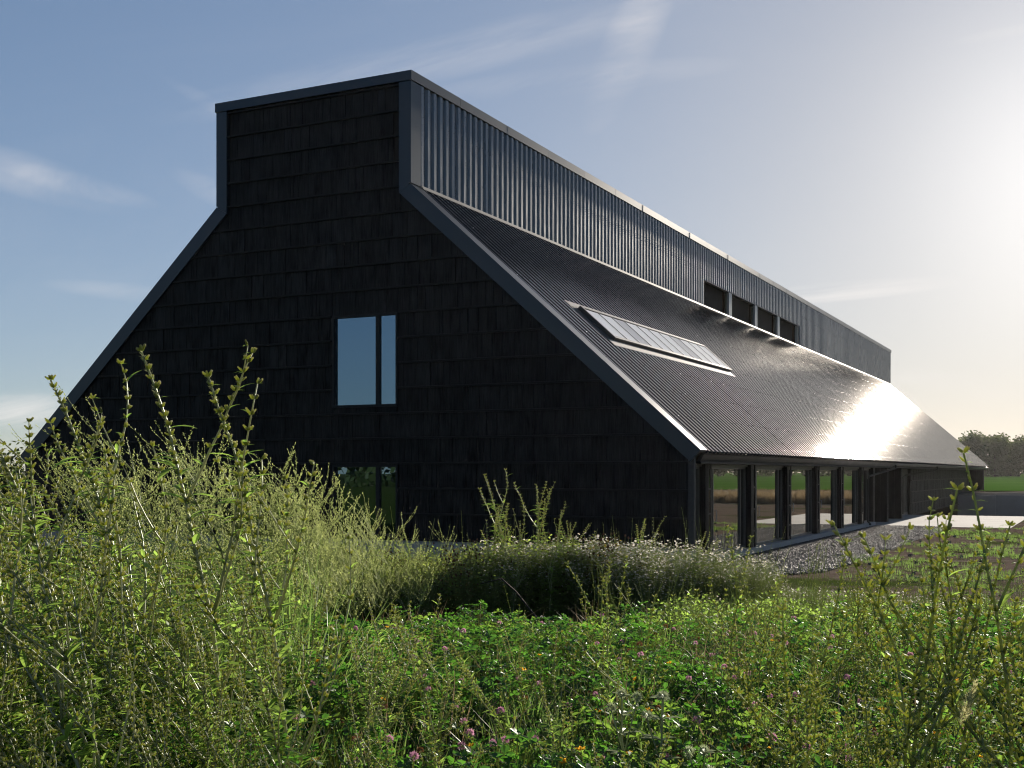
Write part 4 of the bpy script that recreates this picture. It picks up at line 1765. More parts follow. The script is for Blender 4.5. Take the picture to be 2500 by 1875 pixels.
st = [stone(i) for i in range(8)]
pts = []
while len(pts) < 42000:
    x, y = rng.uniform(10.5, 13.8), rng.uniform(-0.9, 25.7)
    if (y < 12 or rng.random() < 0.55) and inside((x + rng.normal(0, .05), y), GPOLY):
        pts.append((x, y, 0.004 + 0.012 * rng.random()))
n = len(pts)
o = scatter('gravel', st, pts, rng.integers(0, 8, n), np.column_stack([rng.normal(0, .35, n), rng.normal(0, .35, n), rng.uniform(0, 6.28, n)]), rng.uniform(0.35, 0.9, n), [M['stone']])
tag(o, 'loose grey gravel stones beside the glazed wall')
pts = []
while len(pts) < 500:
    x, y = rng.uniform(13.4, 34), rng.uniform(-8, 25)
    pts.append((x, y, float(terrain(x, y))))
n = len(pts)
o = scatter('scattered_stones', st, pts, rng.integers(0, 8, n), np.column_stack([rng.normal(0, .35, n), rng.normal(0, .35, n), rng.uniform(0, 6.28, n)]), rng.uniform(0.6, 2.6, n), [M['rubble']])
tag(o, 'loose clods and stones on the dirt tracks')


# ---- fine branched mustard weeds (thin stems with many small pods)
def mustard(seed, h, lean):
    random.seed(seed)
    st_, po, lf = MB(), MB(), MB()
    lean = Vector(lean)

    def spike(p, d, ln, r):
        pts = [p]
        q = Vector(p)
        dd = Vector(d).normalized()
        n = 7
        for i in range(n):
            dd = (dd + Vector((random.gauss(0, .10), random.gauss(0, .10), 0.06)) + lean * 0.10).normalized()
            q = q + dd * ln / n
            pts.append(q.copy())
        st_.tube(pts, [r * (1 - 0.75 * i / n) for i in range(n + 1)], 4, 0, cap=False)
        return pts

    def pods(pts, t0, n):
        for i in range(n):
            t = random.uniform(t0, 1.0) * (len(pts) - 1.001)
            k = int(t)
            p = pts[k].lerp(pts[k + 1], t - k)
            d = (pts[k + 1] - pts[k]).normalized()
            e = (rdir(1, 0.2) + d * 0.9).normalized()
            ln = random.uniform(0.008, 0.016)
            sd = e.cross(d).normalized() * 0.0028
            up = e.cross(sd).normalized() * 0.0028
            po.add([p, p + e * ln * 0.6 + sd, p + e * ln, p + e * ln * 0.6 - sd, p + e * ln * 0.6 + up], [(0, 1, 4), (1, 2, 4), (2, 3, 4), (3, 0, 4)], 0)

    main = spike(Vector((0, 0, 0)), Vector((random.gauss(0, .08), random.gauss(0, .08), 1)), h, 0.0045)
    pods(main, 0.5, 60)
    for i in range(11):
        k = random.randint(2, 6)
        b_ = spike(main[k], rdir(1, 0.9), h * random.uniform(0.22, 0.5), 0.0025)
        pods(b_, 0.2, 42)
        for j in range(2):
            c_ = spike(b_[random.randint(1, 4)], rdir(1, 0.9), h * random.uniform(0.10, 0.22), 0.0016)
            pods(c_, 0.1, 22)
    for i in range(26):
        k = random.randint(0, 4)
        leaf_into(lf, main[k].lerp(main[k + 1], random.random()), rdir(1, 0.4), (0, 0, 1), random.uniform(0.03, 0.08), 0.014, 0, seg=2)
    return st_.mesh('stem', M['stem']), po.mesh('pods', M['pod']), lf.mesh('leaves', M['weed_leaf'])


LEFTWARD = -RT
must = [mustard(300 + i, 1.25, LEFTWARD * 0.5) for i in range(5)]


def put_mustard(i, r, a, sc, label, group, turn=None):
    e = empty('mustard_weed', spot(r, a) - Vector((0, 0, 0.02)))
    tag(e, label, 'weed', group)
    e.scale = (sc,) * 3
    e.rotation_euler = (random.gauss(0, .05), random.gauss(0, .05), turn if turn is not None else random.gauss(0, 0.5))
    s, p, l = must[i % 5]
    link_mesh('stem', s, e)
    o = link_mesh('pods', p, e)
    o['kind'] = 'stuff'
    o = link_mesh('leaves', l, e)
    o['kind'] = 'stuff'


random.seed(11)
for i in range(64):
    a = random.uniform(7.8, 11.4)
    q = random.uniform(-0.36, -0.13)
    top = 1.50 - 0.42 * max(0, (q + 0.28) / 0.15) * 0.75
    put_mustard(i, q * a, a, top / 1.25 * random.uniform(0.8, 1.12), 'fine branched weed with tiny pods ' + ('in front of the left corner of the dark gable' if q < -0.28 else 'in front of the mid left boards of the gable' if q < -0.20 else 'just left of and below the lower gable window'),
                'fine branched weeds ' + ('by the left gable corner' if q < -0.28 else 'before the mid left gable' if q < -0.20 else 'left of the lower window'))
for i in range(24):
    a = random.uniform(10.5, 13.0)
    q = random.uniform(-0.17, -0.07)
    put_mustard(i, q * a, a, random.uniform(0.62, 0.98), 'short fine branched weed at the left end of the flower bank', 'short fine branched weeds below the lower gable window')


# ---- tall chicory-like weeds
def tall_weed(seed, h, lean, nb, leafy, r0=0.0055, spread=0.8, stem='stem', bs=1.0, dense=False):
    random.seed(seed)
    st_, bu, lf, pm = MB(), MB(), MB(), MB()
    lean = Vector(lean)
    nodes = []

    def shoot(p, d, ln, r, n, curve=0.05, up=0.05):
        pts = [Vector(p)]
        q = Vector(p)
        dd = Vector(d).normalized()
        for i in range(n):
            zig = Vector((random.gauss(0, curve), random.gauss(0, curve), up))
            dd = (dd + zig + lean * (0.05 + 0.03 * i / n)).normalized()
            q = q + dd * ln / n
            pts.append(q.copy())
        st_.tube(pts, [r * (1 - 0.62 * i / n) for i in range(n + 1)], 6, 0, cap=True)
        return pts

    def cluster(p, d, k, s=1.0):
        for j in range(k):
            e = (Vector(d).normalized() * random.uniform(0.4, 1.1) + rdir(1, 0.25)).normalized()
            bud_into(bu, p + e * 0.003, e, random.uniform(0.014, 0.023) * s * bs, random.uniform(0.0038, 0.0056) * s * bs, 0, 1)
        e = (Vector(d) * 0.4 + rdir(1, 0.3)).normalized()
        leaf_into(lf, p, e, (0, 0, 1), random.uniform(0.014, 0.035) * s, 0.009 * s, 0, seg=2)

    N = 13
    main = shoot((0, 0, 0), (random.gauss(0, .04), random.gauss(0, .04), 1), h, r0, N, 0.05)
    for k in range(3, N + 1):
        d = main[k] - main[k - 1]
        cluster(main[k], d, 2 if k < N - 5 else 5, 1.0)
        if k > N - 7:
            for w_ in (0.25, 0.5, 0.75):
                cluster(main[k].lerp(main[k - 1], w_), d, 3 if dense else 1, 0.95)
    for i in range(nb):
        k = random.randint(2, N - 4)
        d0 = (main[k + 1] - main[k]).normalized()
        d = (d0 * 0.9 + rdir(spread, 0.2)).normalized()
        ln = h * random.uniform(0.28, 0.5) * (1.15 - 0.4 * k / N)
        br = shoot(main[k], d, ln, r0 * 0.62, 8, 0.08, 0.10)
        leaf_into(lf, main[k], d, (0, 0, 1), random.uniform(0.05, 0.09), 0.018, 0)
        for q in range(1, 8):
            if dense or random.random() < 0.4:
                leaf_into(lf, br[q], (rdir(1, 0.3) + (br[q + 1] - br[q]).normalized() * 0.6), (0, 0, 1), random.uniform(0.035, 0.075), 0.014, 0)
        for q in range(3 if dense else 2, 9):
            dd = br[q] - br[q - 1]
            cluster(br[q], dd, 2 if q < 6 else 4, 0.95)
            if q > 3:
                cluster(br[q].lerp(br[q - 1], 0.5), dd, 4 if dense else 2, 0.9)
        if random.random() < 0.75:
            q = random.randint(2, 5)
            sb = shoot(br[q], ((br[q + 1] - br[q]).normalized() + rdir(0.9, 0.2)).normalized(), ln * 0.45, r0 * 0.4, 5, 0.08, 0.1)
            for z in range(1, 6):
                cluster(sb[z], sb[z] - sb[z - 1], 2 if z < 4 else 3, 0.85)
    if dense:      # feathery seed plume along the top of the main shoot
        for i in range(340):
            t = random.uniform(0.52, 1.0) * (N - 0.01)
            k = int(t)
            p = main[k].lerp(main[k + 1], t - k)
            ax = (main[k + 1] - main[k]).normalized()
            e = (rdir(1, 0.1) + ax * random.uniform(0.5, 1.4)).normalized()
            L = random.uniform(0.012, 0.030) * (1.25 - 0.6 * t / N)
            sd = e.cross(ax).normalized() * L * 0.16
            pm.add([p, p + e * L * 0.55 + sd, p + e * L, p + e * L * 0.55 - sd], [(0, 1, 2, 3)], 0)
    for i in range(int(30 * leafy)):
        k = random.randint(0, N - 3)
        p = main[k].lerp(main[k + 1], random.random())
        ll = random.uniform(0.04, 0.12) * (1.25 - 0.6 * k / N) * (1.25 if dense else 0.8)
        leaf_into(lf, p, rdir(1, random.uniform(0.1, 0.8)), (0, 0, 1), ll, ll * random.uniform(0.18, 0.28), 0, 0.3, random.uniform(0.1, 0.5))
    return (st_.mesh('stem', M[stem], True), bu.mesh('buds', [M['bud'], M['bud_tip']], True), lf.mesh('leaves', M['weed_leaf']), [main[1], main[2], main[3], main[4]], pm.mesh('plume', M['plume']) if dense else None)


b = MB()
leaf_into(b, (0, 0, 0), (1, 0, 0.35), (0, 0, 1), 0.15, 0.042, 0, 0.3, 0.35, 4, True)
big_leaf = b.mesh('leaf', M['weed_leaf'])


def put_tall(v, r, a, sc, label, group=None, tilt=(0, 0), turn=0.0, nleaf=4, name='chicory_plant', cat='wild plant'):
    e = empty(name, spot(r, a) - Vector((0, 0, 0.02)))
    tag(e, label, cat, group)
    e.scale = (sc,) * 3
    # lean in the wind: about the line of sight (towards the picture's left) and along it
    q = Matrix.Rotation(tilt[0], 4, FW) @ Matrix.Rotation(tilt[1], 4, RT) @ Matrix.Rotation(turn, 4, 'Z')
    e.rotation_euler = q.to_euler()
    s, bu, lf, nd, pm = v
    if pm is not None:
        o = link_mesh('plume', pm, e)
        o['kind'] = 'stuff'
    link_mesh('stem', s, e)
    o = link_mesh('buds', bu, e)
    o['kind'] = 'stuff'
    o = link_mesh('leaves', lf, e)
    o['kind'] = 'stuff'
    for k in range(nleaf):
        p = nd[k % len(nd)]
        link_mesh('leaf', big_leaf, e, p, (random.gauss(0, .2), random.gauss(-0.1, .25), random.uniform(0, 6.28)), random.uniform(0.6, 1.2))
    return e


upright = [tall_weed(400 + i, 1.3, (0, 0, 0), 8, 0.8, 0.0066, 0.8, 'stem', 0.92) for i in range(5)]
windy = [tall_weed(430 + i, 1.55, LEFTWARD * 0.55, 6, 3.2, 0.0080, 0.7, 'pale_stem', 1.05, True) for i in range(7)]

random.seed(21)
# the tall stems that stand out singly against the gable (right, ahead, height scale, lean)
for i, (r, a, sc, tl, lab) in enumerate([
    (-0.74, 4.2, 1.10, -0.10, 'tall bud covered stem rising across the left pane of the upper window'),
    (-1.02, 4.3, 1.16, -0.12, 'tallest leaning stem just left of the upper gable window'),
    (-1.32, 4.6, 1.16, -0.10, 'tall forked stem second to the left of the upper window'),
    (-1.62, 4.4, 1.02, -0.16, 'single slim stem before the dark boards below mid gable'),
    (-1.78, 4.7, 1.0, -0.30, 'bent stem leaning left over the middle of the thicket'),
    (-1.46, 4.0, 0.86, -0.20, 'short stout stem with crowded buds left of the lower window'),
]):
    put_tall(windy[i % 7], r, a, sc, lab, None, (tl, random.gauss(0, 0.05)), random.gauss(0, .3))
for i in range(105):
    a = random.uniform(3.3, 6.8)
    q = random.uniform(-0.52, -0.17)
    lim = 1.0 if q < -0.33 else 1.0 - 0.45 * (q + 0.33) / 0.16
    col_ = 'at the left picture edge' if q < -0.42 else 'in the middle of the left thicket' if q < -0.29 else 'along the right fringe of the left thicket'
    row_ = 'nearest' if a < 4.3 else 'middle row' if a < 5.5 else 'farther'
    put_tall(windy[i % 7], q * a, a, lim * random.uniform(0.66, 1.06), '%s tall weed bent by the wind %s' % (row_.replace('middle row', 'second row'), col_),
             '%s windblown weeds %s' % (row_, col_), (-abs(random.gauss(0.38, 0.16)), random.gauss(0, 0.10)), random.gauss(0, .4), 5)
for i, (q, a, sc, tl) in enumerate([(-0.50, 3.0, 0.80, -0.55), (-0.44, 2.8, 0.74, -0.62), (-0.38, 3.1, 0.70, -0.48), (-0.33, 2.7, 0.58, -0.66), (-0.27, 2.9, 0.56, -0.58),
                                    (-0.46, 3.3, 0.92, -0.40), (-0.40, 3.4, 0.95, -0.36), (-0.22, 3.2, 0.52, -0.52), (-0.30, 3.4, 0.78, -0.34)]):
    put_tall(windy[(i * 2 + 1) % 7], q * a, a, sc, ['flattest of the pale stalks bent across the lower left corner', 'pale stalk nearly lying down above the lower left corner', 'third pale bent stalk from the left edge', 'low pale stalk slanting left over the clover edge',
             'pale slanting stalk nearest the centre clover but one', 'tall slanting stalk at the very left edge', 'tall slanting stalk just right of the left edge', 'pale slanting stalk nearest the centre clover', 'slanting stalk rising through the middle of the left thicket'][i],
             None, (tl, random.gauss(0, 0.08)), random.gauss(0, .3), 3)
for i in range(26):
    a = random.uniform(3.2, 6.0)
    q = random.uniform(-0.25, 0.12)
    put_tall(windy[(i + 3) % 7], q * a, a, random.uniform(0.34, 0.56), 'short bud bearing weed standing %s' % ('in the clover below the lower window' if q < -0.08 else 'in the clover at the bottom centre'),
             'short weeds %s' % ('left of centre in the clover' if q < -0.08 else 'in the centre clover'), (-abs(random.gauss(0.12, 0.15)), random.gauss(0, 0.15)), random.uniform(0, 6.2), 3)
for i, (r, a, sc, tl, lab) in enumerate([
    (0.99, 3.05, 1.02, 0.02, 'straight upright chicory in front of the porch end of the gravel'),
    (1.02, 2.75, 0.86, 0.16, 'widely branched chicory leaning right before the concrete apron'),
    (1.22, 2.95, 1.00, 0.10, 'bushy topped chicory before the far end wall of the barn'),
    (1.30, 3.1, 1.08, 0.04, 'tall thin chicory against the distant green field and trees'),
    (1.42, 3.0, 0.92, -0.06, 'chicory cut by the right picture edge'),
    (0.86, 3.2, 0.80, -0.24, 'chicory with a long branch reaching left over the gravel'),
    (1.12, 3.5, 0.90, 0.05, 'paler chicory standing behind the straight upright one'),
    (1.55, 3.6, 1.0, 0.05, 'half hidden chicory behind the right edge stems'),
    (1.36, 2.6, 0.72, 0.12, 'low near chicory with open branches at the lower right'),
    (1.08, 3.3, 0.90, 0.14, 'chicory with crowded tops before the lattice of battens on the far wall'),
    (1.32, 3.6, 0.92, 0.02, 'slender chicory between the end wall of the barn and the tall thin one'),
    (0.80, 2.9, 0.62, 0.05, 'knee high chicory in front of the gravel strip'),
    (1.00, 4.2, 0.86, -0.05, 'farther chicory rising before the middle of the gravel strip'),
    (0.62, 5.2, 0.78, -0.22, 'thin pale weed leaning left before the near end of the gravel'),
    (0.98, 5.6, 0.80, 0.08, 'thin weed standing in front of the turf beside the gravel'),
]):
    put_tall(upright[i % 5], r, a, sc, lab, None, (tl, random.gauss(0, 0.06)), 1.3 * i, 4)
for i in range(26):
    a = random.uniform(3.2, 6.5)
    q = random.uniform(0.18, 0.48)
    put_tall(upright[(i + 2) % 5], q * a, a, random.uniform(0.40, 0.70), 'short green chicory among the herbs %s' % ('right of the centre clover' if q < 0.32 else 'close to the right picture edge'), 'short chicory plants %s' % ('right of centre' if q < 0.32 else 'at the right edge'), (random.gauss(0.05, 0.15), random.gauss(0, .1)), random.uniform(0, 6.2), 3)

# goosefoot spikes on the flower bank
for i, (r, a, sc, lab) in enumerate([
    (0.02, 12.9, 1.12, 'largest tangled weed rising above the mayweed in front of the gable'),
    (0.24, 13.1, 1.04, 'tangled weed just right of the largest one on the flower bank'),
    (-0.14, 13.2, 0.92, 'tangled weed just left of the largest one on the flower bank'),
    (0.40, 12.8, 0.84, 'shorter tangled weed at the right foot of the largest one'),
    (-0.02, 12.6, 0.76, 'short leafy weed directly before the largest tangled one'),
    (-1.05, 12.9, 0.74, 'lone short weed on the green part of the bank below the lower window'),
    (0.66, 13.6, 0.80, 'slim reddish spike left of a second one on the mayweed bank'),
    (0.88, 13.6, 0.82, 'slim reddish spike nearest the corner of the gable'),
    (1.50, 13.4, 0.80, 'leafy weed on the bank below the barn corner'),
    (1.85, 13.2, 0.74, 'nodding weed on the bank before the first glass bay'),
]):
    put_tall(windy[(i + 2) % 7], r, a, sc, lab, None, (-0.05 * (i % 3), 0), 1.1 * i, 3, 'goosefoot_plant')


# ---- single flower heads in the clover
def clover_head(seed, mi_r, R=0.0125):
    random.seed(seed)
    b = MB()
    for i in range(46):
        z = 1 - 1.75 * (i + 0.5) / 46
        a = i * 2.39996
        rr = math.sqrt(max(0, 1 - z * z))
        d = Vector((math.cos(a) * rr, math.sin(a) * rr, z * 0.9 + 0.18)).normalized()
        p = d * R * 0.35
        sd = d.orthogonal().normalized() * R * 0.17
        L = R * random.uniform(0.85, 1.15)
        b.add([p, p + d * (L - R * .35) * 0.6 + sd, d * L, p + d * (L - R * .35) * 0.6 - sd], [(0, 1, 2, 3)], 0)
    return b.mesh('clover_flower', M[mi_r])


def yellow_head(seed):
    random.seed(seed)
    b = MB()
    for i in range(5):
        a = i * 1.2566
        d = Vector((math.cos(a), math.sin(a), 0.35))
        leaf_into(b, d * 0.003, d, (0, 0, 1), 0.015, 0.011, 0, 0.6, -0.2, 2)
        leaf_into(b, d * 0.006, Vector((d.x * .5, d.y * .5, 1)), d, 0.010, 0.010, 0, 0.5, 0.1, 2)
    return b.mesh('trefoil_flower', M['yellow'])


heads = {'pink': [clover_head(i, 'pink') for i in range(3)], 'brown': [clover_head(5 + i, 'brownhead', 0.012) for i in range(2)], 'yellow': [yellow_head(i) for i in range(3)],
         'white': [clover_head(9, 'petal', 0.010)]}
b = MB()
b.tube([(0, 0, 0), (0.012, 0, -0.1), (0.004, 0.01, -0.26)], [0.0014, 0.0016, 0.0018], 4, 0, cap=False)
fl_stem = b.mesh('stem', M['stem'])
b = MB()
for k in range(3):
    leaf_into(b, (0, 0, -0.012), (math.cos(k * 2.1), math.sin(k * 2.1), 0.5), (0, 0, 1), 0.02, 0.012, 0, seg=2)
fl_leaf = b.mesh('collar_leaves', M['clover_pale'])


def put_flower(kind, r, a, hgt, sc, name, label, cat, group):
    p = spot(r, a) + Vector((0, 0, hgt))
    o = link_mesh(name, random.choice(heads[kind]), None, p, (random.gauss(0, .25), random.gauss(0, .25), random.uniform(0, 6.28)), sc)
    tag(o, label, cat, group)
    link_mesh('stem', fl_stem, o)
    c = link_mesh('collar_leaves', fl_leaf, o)
    return o


random.seed(33)


def flower_place(near=3.4, far=8.0, lo=-0.40, hi=0.44):
    a = near + (far - near) * random.random() ** 1.5
    return random.uniform(lo, hi) * a, a


for i in range(130):
    r, a = flower_place(lo=-0.25)
    put_flower('pink', r, a, random.uniform(0.27, 0.41), random.uniform(1.1, 1.6), 'clover_flower', 'round pink clover head in the foreground clover', 'flower', 'pink clover heads in the foreground')
for i in range(70):
    r, a = flower_place(hi=0.48, lo=-0.2)
    put_flower('brown', r, a, random.uniform(0.25, 0.40), random.uniform(1.0, 1.5), 'withered_clover_flower', 'withered brown clover head in the foreground clover', 'flower', 'withered clover heads in the foreground')
for i in range(75):
    r, a = flower_place(hi=0.48)
    put_flower('yellow', r, a, random.uniform(0.23, 0.36), random.uniform(0.9, 1.5), 'trefoil_flower', 'small yellow trefoil flower in the foreground clover', 'flower', 'yellow trefoil flowers in the foreground')
for i in range(60):
    r, a = flower_place(9.0, 12.6, -0.18, 0.16)
    put_flower('white', r, a, random.uniform(0.12, 0.24), random.uniform(0.9, 1.3), 'white_clover_flower', 'white clover head in the shade at the foot of the bank', 'flower', 'white clover heads in the shade of the bank')


# ---- silvery thistles at the lower right of centre
def thistle(seed):
    random.seed(seed)
    st_, lf, hd = MB(), MB(), MB()
    pts = [Vector((0, 0, 0))]
    for i in range(7):
        pts.append(pts[-1] + Vector((random.gauss(0, .006), random.gauss(0, .006), 0.07)))
    st_.tube(pts, [0.006 - 0.0004 * i for i in range(8)], 6, 0)
    for k in range(1, 8):
        for j in range(4):
            d = rdir(1, 0.35)
            leaf_into(lf, pts[k], d, (0, 0, 1), random.uniform(0.05, 0.10) * (1.2 - k * 0.08), 0.016, 0, 0.8, 0.2, 4, True)
    tips = [pts[-1], pts[-2] + Vector((0.05, 0.02, 0.06)), pts[-3] + Vector((-0.05, 0.03, 0.08))]
    for t in tips[1:]:
        st_.tube([pts[4], t], [0.003, 0.003], 5, 0)
    heads_ = []
    for t in tips:
        b = MB()
        R = 0.016
        for i in range(70):
            z = 1 - 2 * (i + 0.5) / 70
            a = i * 2.39996
            rr = math.sqrt(1 - z * z)
            d = Vector((math.cos(a) * rr, math.sin(a) * rr, z))
            sd = d.orthogonal().normalized() * 0.0025
            b.add([d * R * 0.5 + sd, d * R * 1.5, d * R * 0.5 - sd], [(0, 1, 2)])
        heads_.append((t + Vector((0, 0, 0.012)), b.mesh('flower_head', M['thistle'])))
    return st_.mesh('stem', M['thistle']), lf.mesh('leaves', M['thistle']), heads_


for i, (r, a, sc, lab) in enumerate([(0.42, 4.4, 1.0, 'silvery thistle with round spiny heads left of its twin'), (0.53, 4.2, 1.05, 'silvery thistle with round spiny heads right of its twin'),
                                     (0.60, 3.7, 0.9, 'lowest spiny thistle near the bottom centre right'), (1.33, 3.35, 0.85, 'dark thistle low in the right corner')]):
    e = empty('thistle', spot(r, a))
    tag(e, lab, 'thistle')
    e.scale = (sc,) * 3
    e.rotation_euler = (0, 0, 1.4 * i)
    s, l, hs = thistle(500 + i)
    link_mesh('stem', s, e)
    o = link_mesh('leaves', l, e)
    o['kind'] = 'stuff'
    for p, me in hs:
        link_mesh('flower_head', me, e, p)


# ---- soft grass heads close to the bottom edge
def grass_head(seed):
    random.seed(seed)
    st_, hd = MB(), MB()
    pts = [Vector((0, 0, 0)), Vector((0.01, 0, 0.2)), Vector((0.03, 0.0, 0.42)), Vector((0.06, 0.0, 0.58))]
    st_.tube(pts, [0.0016, 0.0014, 0.0012, 0.001], 4, 0)
    d = (pts[3] - pts[2]).normalized()
    for i in range(240):
        t = random.random()
        p = pts[3] + d * (0.075 * t)
        e = (rdir(1, 0.0) + d * 1.0).normalized()
        ln = random.uniform(0.012, 0.022) * (0.6 + 0.8 * math.sin(math.pi * min(1, t + 0.15)))
        sd = e.cross(d).normalized() * 0.0007
        hd.add([p - sd, p + e * ln, p + sd], [(0, 1, 2)])
    return st_.mesh('stem', M['grass']), hd.mesh('seed_head', M['bud_tip'])


for i, (r, a, sc, tl, lab) in enumerate([(0.50, 2.35, 1.0, 0.3, 'fluffy grass head at the bottom edge right of centre'), (0.62, 2.3, 1.0, 0.25, 'second fluffy grass head at the bottom edge'),
                                         (0.88, 2.2, 1.0, -0.2, 'fluffy grass head low in front of the chicory'), (0.78, 2.6, 1.35, 0.15, 'taller fluffy grass head left of the chicory stems'),
                                         (1.28, 2.9, 1.9, 0.1, 'tall grass head among the right chicory tops')]):
    e = empty('grass_flower', spot(r, a))
    tag(e, lab, 'grass head')
    e.scale = (sc,) * 3
    e.rotation_euler = (Matrix.Rotation(tl, 4, FW) @ Matrix.Rotation(YAW, 4, 'Z')).to_euler()
    s, h = grass_head(600 + i)
    link_mesh('stem', s, e)
    link_mesh('seed_head', h, e)

# dead bent stem on the bare strip
b = MB()
p0 = spot(-0.12, 11.3)
pts = [p0 + RT * x + Vector((0, 0, z)) for x, z in ((0.55, 0.0), (0.35, 0.18), (0.16, 0.42), (0.02, 0.55), (-0.18, 0.50))]
b.tube(pts, [0.012, 0.011, 0.009, 0.008, 0.004], 6, 0)
tag(b.build('dead_stem', M['bark'], smooth=True), 'dead brown stem bent over the bare strip below the bank', 'dead stem')
b = MB()
for i in range(260):
    r, a = random.uniform(-3, 3), random.uniform(11.0, 12.6)
    p = spot(r, a) + Vector((0, 0, 0.02))
    d = rdir(1, random.uniform(-0.05, 0.5))
    b.tube([p, p + d * random.uniform(0.08, 0.3)], 0.0025, 3, 0, cap=False)
o = b.build('twigs', M['straw'])
tag(o, 'dry twigs and stalks lying on the bare strip', kind='stuff')


# ------------------------------------------------------------------ trees and hedges
def crown_mesh(seed, h, rad, n, size, base=0.18):
    random.seed(seed)
    b = MB()
    blobs = []
    for i in range(16):
        z = random.uniform(base + 0.12, 0.92) * h
        q = rad * (1 - 0.55 * abs(z / h - 0.5) * 2) * random.uniform(0.2, 0.75)
        a = random.uniform(0, 6.28)
        blobs.append((Vector((math.cos(a) * q, math.sin(a) * q, z)), rad * random.uniform(0.28, 0.5)))
    for i in range(n):
        c, R = random.choice(blobs)
        d = Vector((random.gauss(0, 1), random.gauss(0, 1), random.gauss(0, 0.85))).normalized()
        p = c + d * R * random.uniform(0.6, 1.08)
        s = size * random.uniform(0.6, 1.4)
        nr = (d + Vector((random.gauss(0, .6), random.gauss(0, .6), random.gauss(0, .6)))).normalized()
        ax = nr.orthogonal().normalized() * s
        ay = nr.cross(ax)
        b.add([p - ax, p - ay * 0.6, p + ax, p + ay * 0.6], [(0, 1, 2, 3)])
    return b.mesh('crown', M['tree'])


def trunk_mesh(h, r):
    b = MB()
    b.tube([(0, 0, 0), (0.1, 0, h * 0.3), (0.0, 0.1, h * 0.62)], [r, r * 0.7, r * 0.3], 7, 0)
    for k in range(4):
        a = k * 1.7
        b.tube([(0.05, 0, h * (0.25 + 0.06 * k)), (math.cos(a) * h * 0.18, math.sin(a) * h * 0.18, h * (0.5 + 0.06 * k))], [r * 0.4, r * 0.12], 5, 0)
    return b.mesh('trunk', M['bark'])


crowns = [crown_mesh(700 + i, 12.5, 5.6, 2400, 0.42, 0.0) for i in range(3)]
trunk = trunk_mesh(12.0, 0.3)
random.seed(44)
# positions along the field's far edge: near trees to the right, farther ones behind
tl = []
for i in range(64):
    x = -62 + (i % 42) * 4.6 + random.uniform(-2, 2)
    tl.append((x, 332 + 12 * (i // 42) + random.uniform(-4, 4), random.uniform(0.66, 1.0)))
for i, (x, y, s) in enumerate(tl):
    e = empty('field_tree', (x, y, 1.0))
    tag(e, 'dark broadleaf tree in the row along the far edge of the green field', 'tree', 'trees along the far edge of the green field')
    e.scale = (s * 1.15, s * 1.15, s)
    e.rotation_euler = (0, 0, i * 1.3)
    link_mesh('crown', crowns[i % 3], e)
    link_mesh('trunk', trunk, e)
b = MB()
random.seed(45)
for i in range(9000):
    x = random.uniform(-700, 500)
    y = 640 + random.uniform(0, 60)
    z = 1.5 + 16 * random.random() ** 0.7 * (0.8 + 0.2 * math.sin(x * 0.05) + 0.12 * math.sin(x * 0.21))
    s = random.uniform(0.9, 2.2)
    d = Vector((random.gauss(0, 1), random.gauss(0, 1), random.gauss(0, 1))).normalized()
    ax = d.orthogonal().normalized() * s
    ay = d.cross(ax)
    p = Vector((x, y, z))
    b.add([p - ax, p - ay * .7, p + ax, p + ay * .7], [(0, 1, 2, 3)])
tag(b.build('far_wood', M['tree']), 'hazy far wood behind the green field', kind='stuff')

b = MB()  # unseen hedge band, added to hide bright sky in the lower window's reflection
random.seed(46)
for i in range(5000):
    x = random.uniform(-160, 200)
    y = -130 - random.uniform(0, 14)
    z = 7.5 * random.random() ** 0.8 * (0.75 + 0.25 * math.sin(x * 0.11) + 0.15 * math.sin(x * 0.37))
    s_ = random.uniform(0.5, 1.1)
    d = Vector((random.gauss(0, 1), random.gauss(0, 1), random.gauss(0, 1))).normalized()
    ax = d.orthogonal().normalized() * s_
    ay = d.cross(ax)
    p = Vector((x, y, z))
    b.add([p - ax, p - ay * .7, p + ax, p + ay * .7], [(0, 1, 2, 3)])
tag(b.build('added_hedge', M['tree']), 'unseen hedge added behind the viewpoint to darken the gable window reflections', kind='stuff')

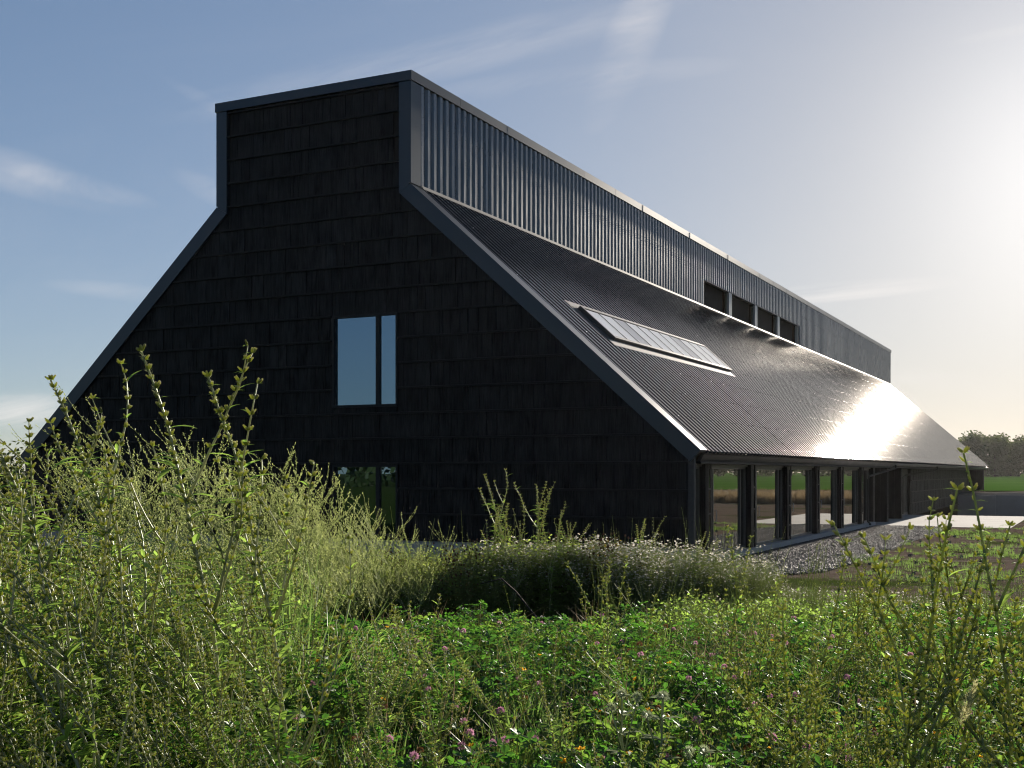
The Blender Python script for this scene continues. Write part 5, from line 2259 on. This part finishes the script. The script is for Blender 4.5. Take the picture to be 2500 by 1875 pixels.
# shrubs beyond the left end of the barn, and the low dark wall under them
shr = [crown_mesh(720 + i, 3.4, 2.0, 2200, 0.10, -0.05) for i in range(2)]
shr_t = trunk_mesh(3.0, 0.07)
for i, (x, y, s, lab) in enumerate([(-17.6, 5.3, 0.86, 'dark shrub touching the lower left corner of the barn roof'), (-20.3, 4.6, 0.80, 'dark shrub at the left picture edge beyond the barn'),
                                    (-15.2, 8.2, 0.80, 'dark shrub half hidden behind the left barn eave'), (-23.5, 6.0, 0.9, 'outermost dark shrub left of the barn')]):
    e = empty('shrub', (x, y, 0))
    tag(e, lab, 'shrub')
    e.scale = (s,) * 3
    e.rotation_euler = (0, 0, i * 2.0)
    link_mesh('crown', shr[i % 2], e)
    link_mesh('trunk', shr_t, e)
lw = empty('low_wall', (-14, -2, 0))
tag(lw, 'low dark concrete wall left of the barn', 'wall')
for i in range(5):
    b = MB()
    b.box(-2.49, -0.01, -0.12, 0.12, -0.1, 1.25)
    o = b.build('panel', M['retwall'], lw)
    o.location = (3.2 - 2.5 * i, 0, 0)

# bank of tall grass out by the field, mirrored in the glass
gc = [grass_clump(90 + i, 60, 0.8, 0.35, 0.012, 0.5) for i in range(3)]
xy = []
while len(xy) < 1500:
    x, y = rng.uniform(17, 50), rng.uniform(60, 72)
    if True:
        d = Vector((x - MOUND[0], y - MOUND[1], 0))
        if abs(d.dot(RT) / max(d.dot(FW), 1)) > 0.44:
            xy.append((d.dot(RT), d.dot(FW)))
xy = [p for p in xy]
o = scatter_on('tall_grass_bank', gc, [M['straw']], np.array(xy), 0.7, 1.3)
tag(o, 'strip of tall dry grass mirrored in the glazed bays')


# ------------------------------------------------------------------ air
t = NT('evening_haze')
vol = t.n('ShaderNodeVolumePrincipled')
vol.inputs['Color'].default_value = (0.95, 0.94, 0.93, 1)
vol.inputs['Density'].default_value = HAZE
vol.inputs['Anisotropy'].default_value = 0.45
t.link(vol.outputs[0], t.out.inputs['Volume'])
b = MB()
b.box(-1900, 1900, -1900, 2600, -3.0, 24.0)
hz = b.build('haze', t.mat)
tag(hz, 'thin evening haze over the fields', kind='stuff')
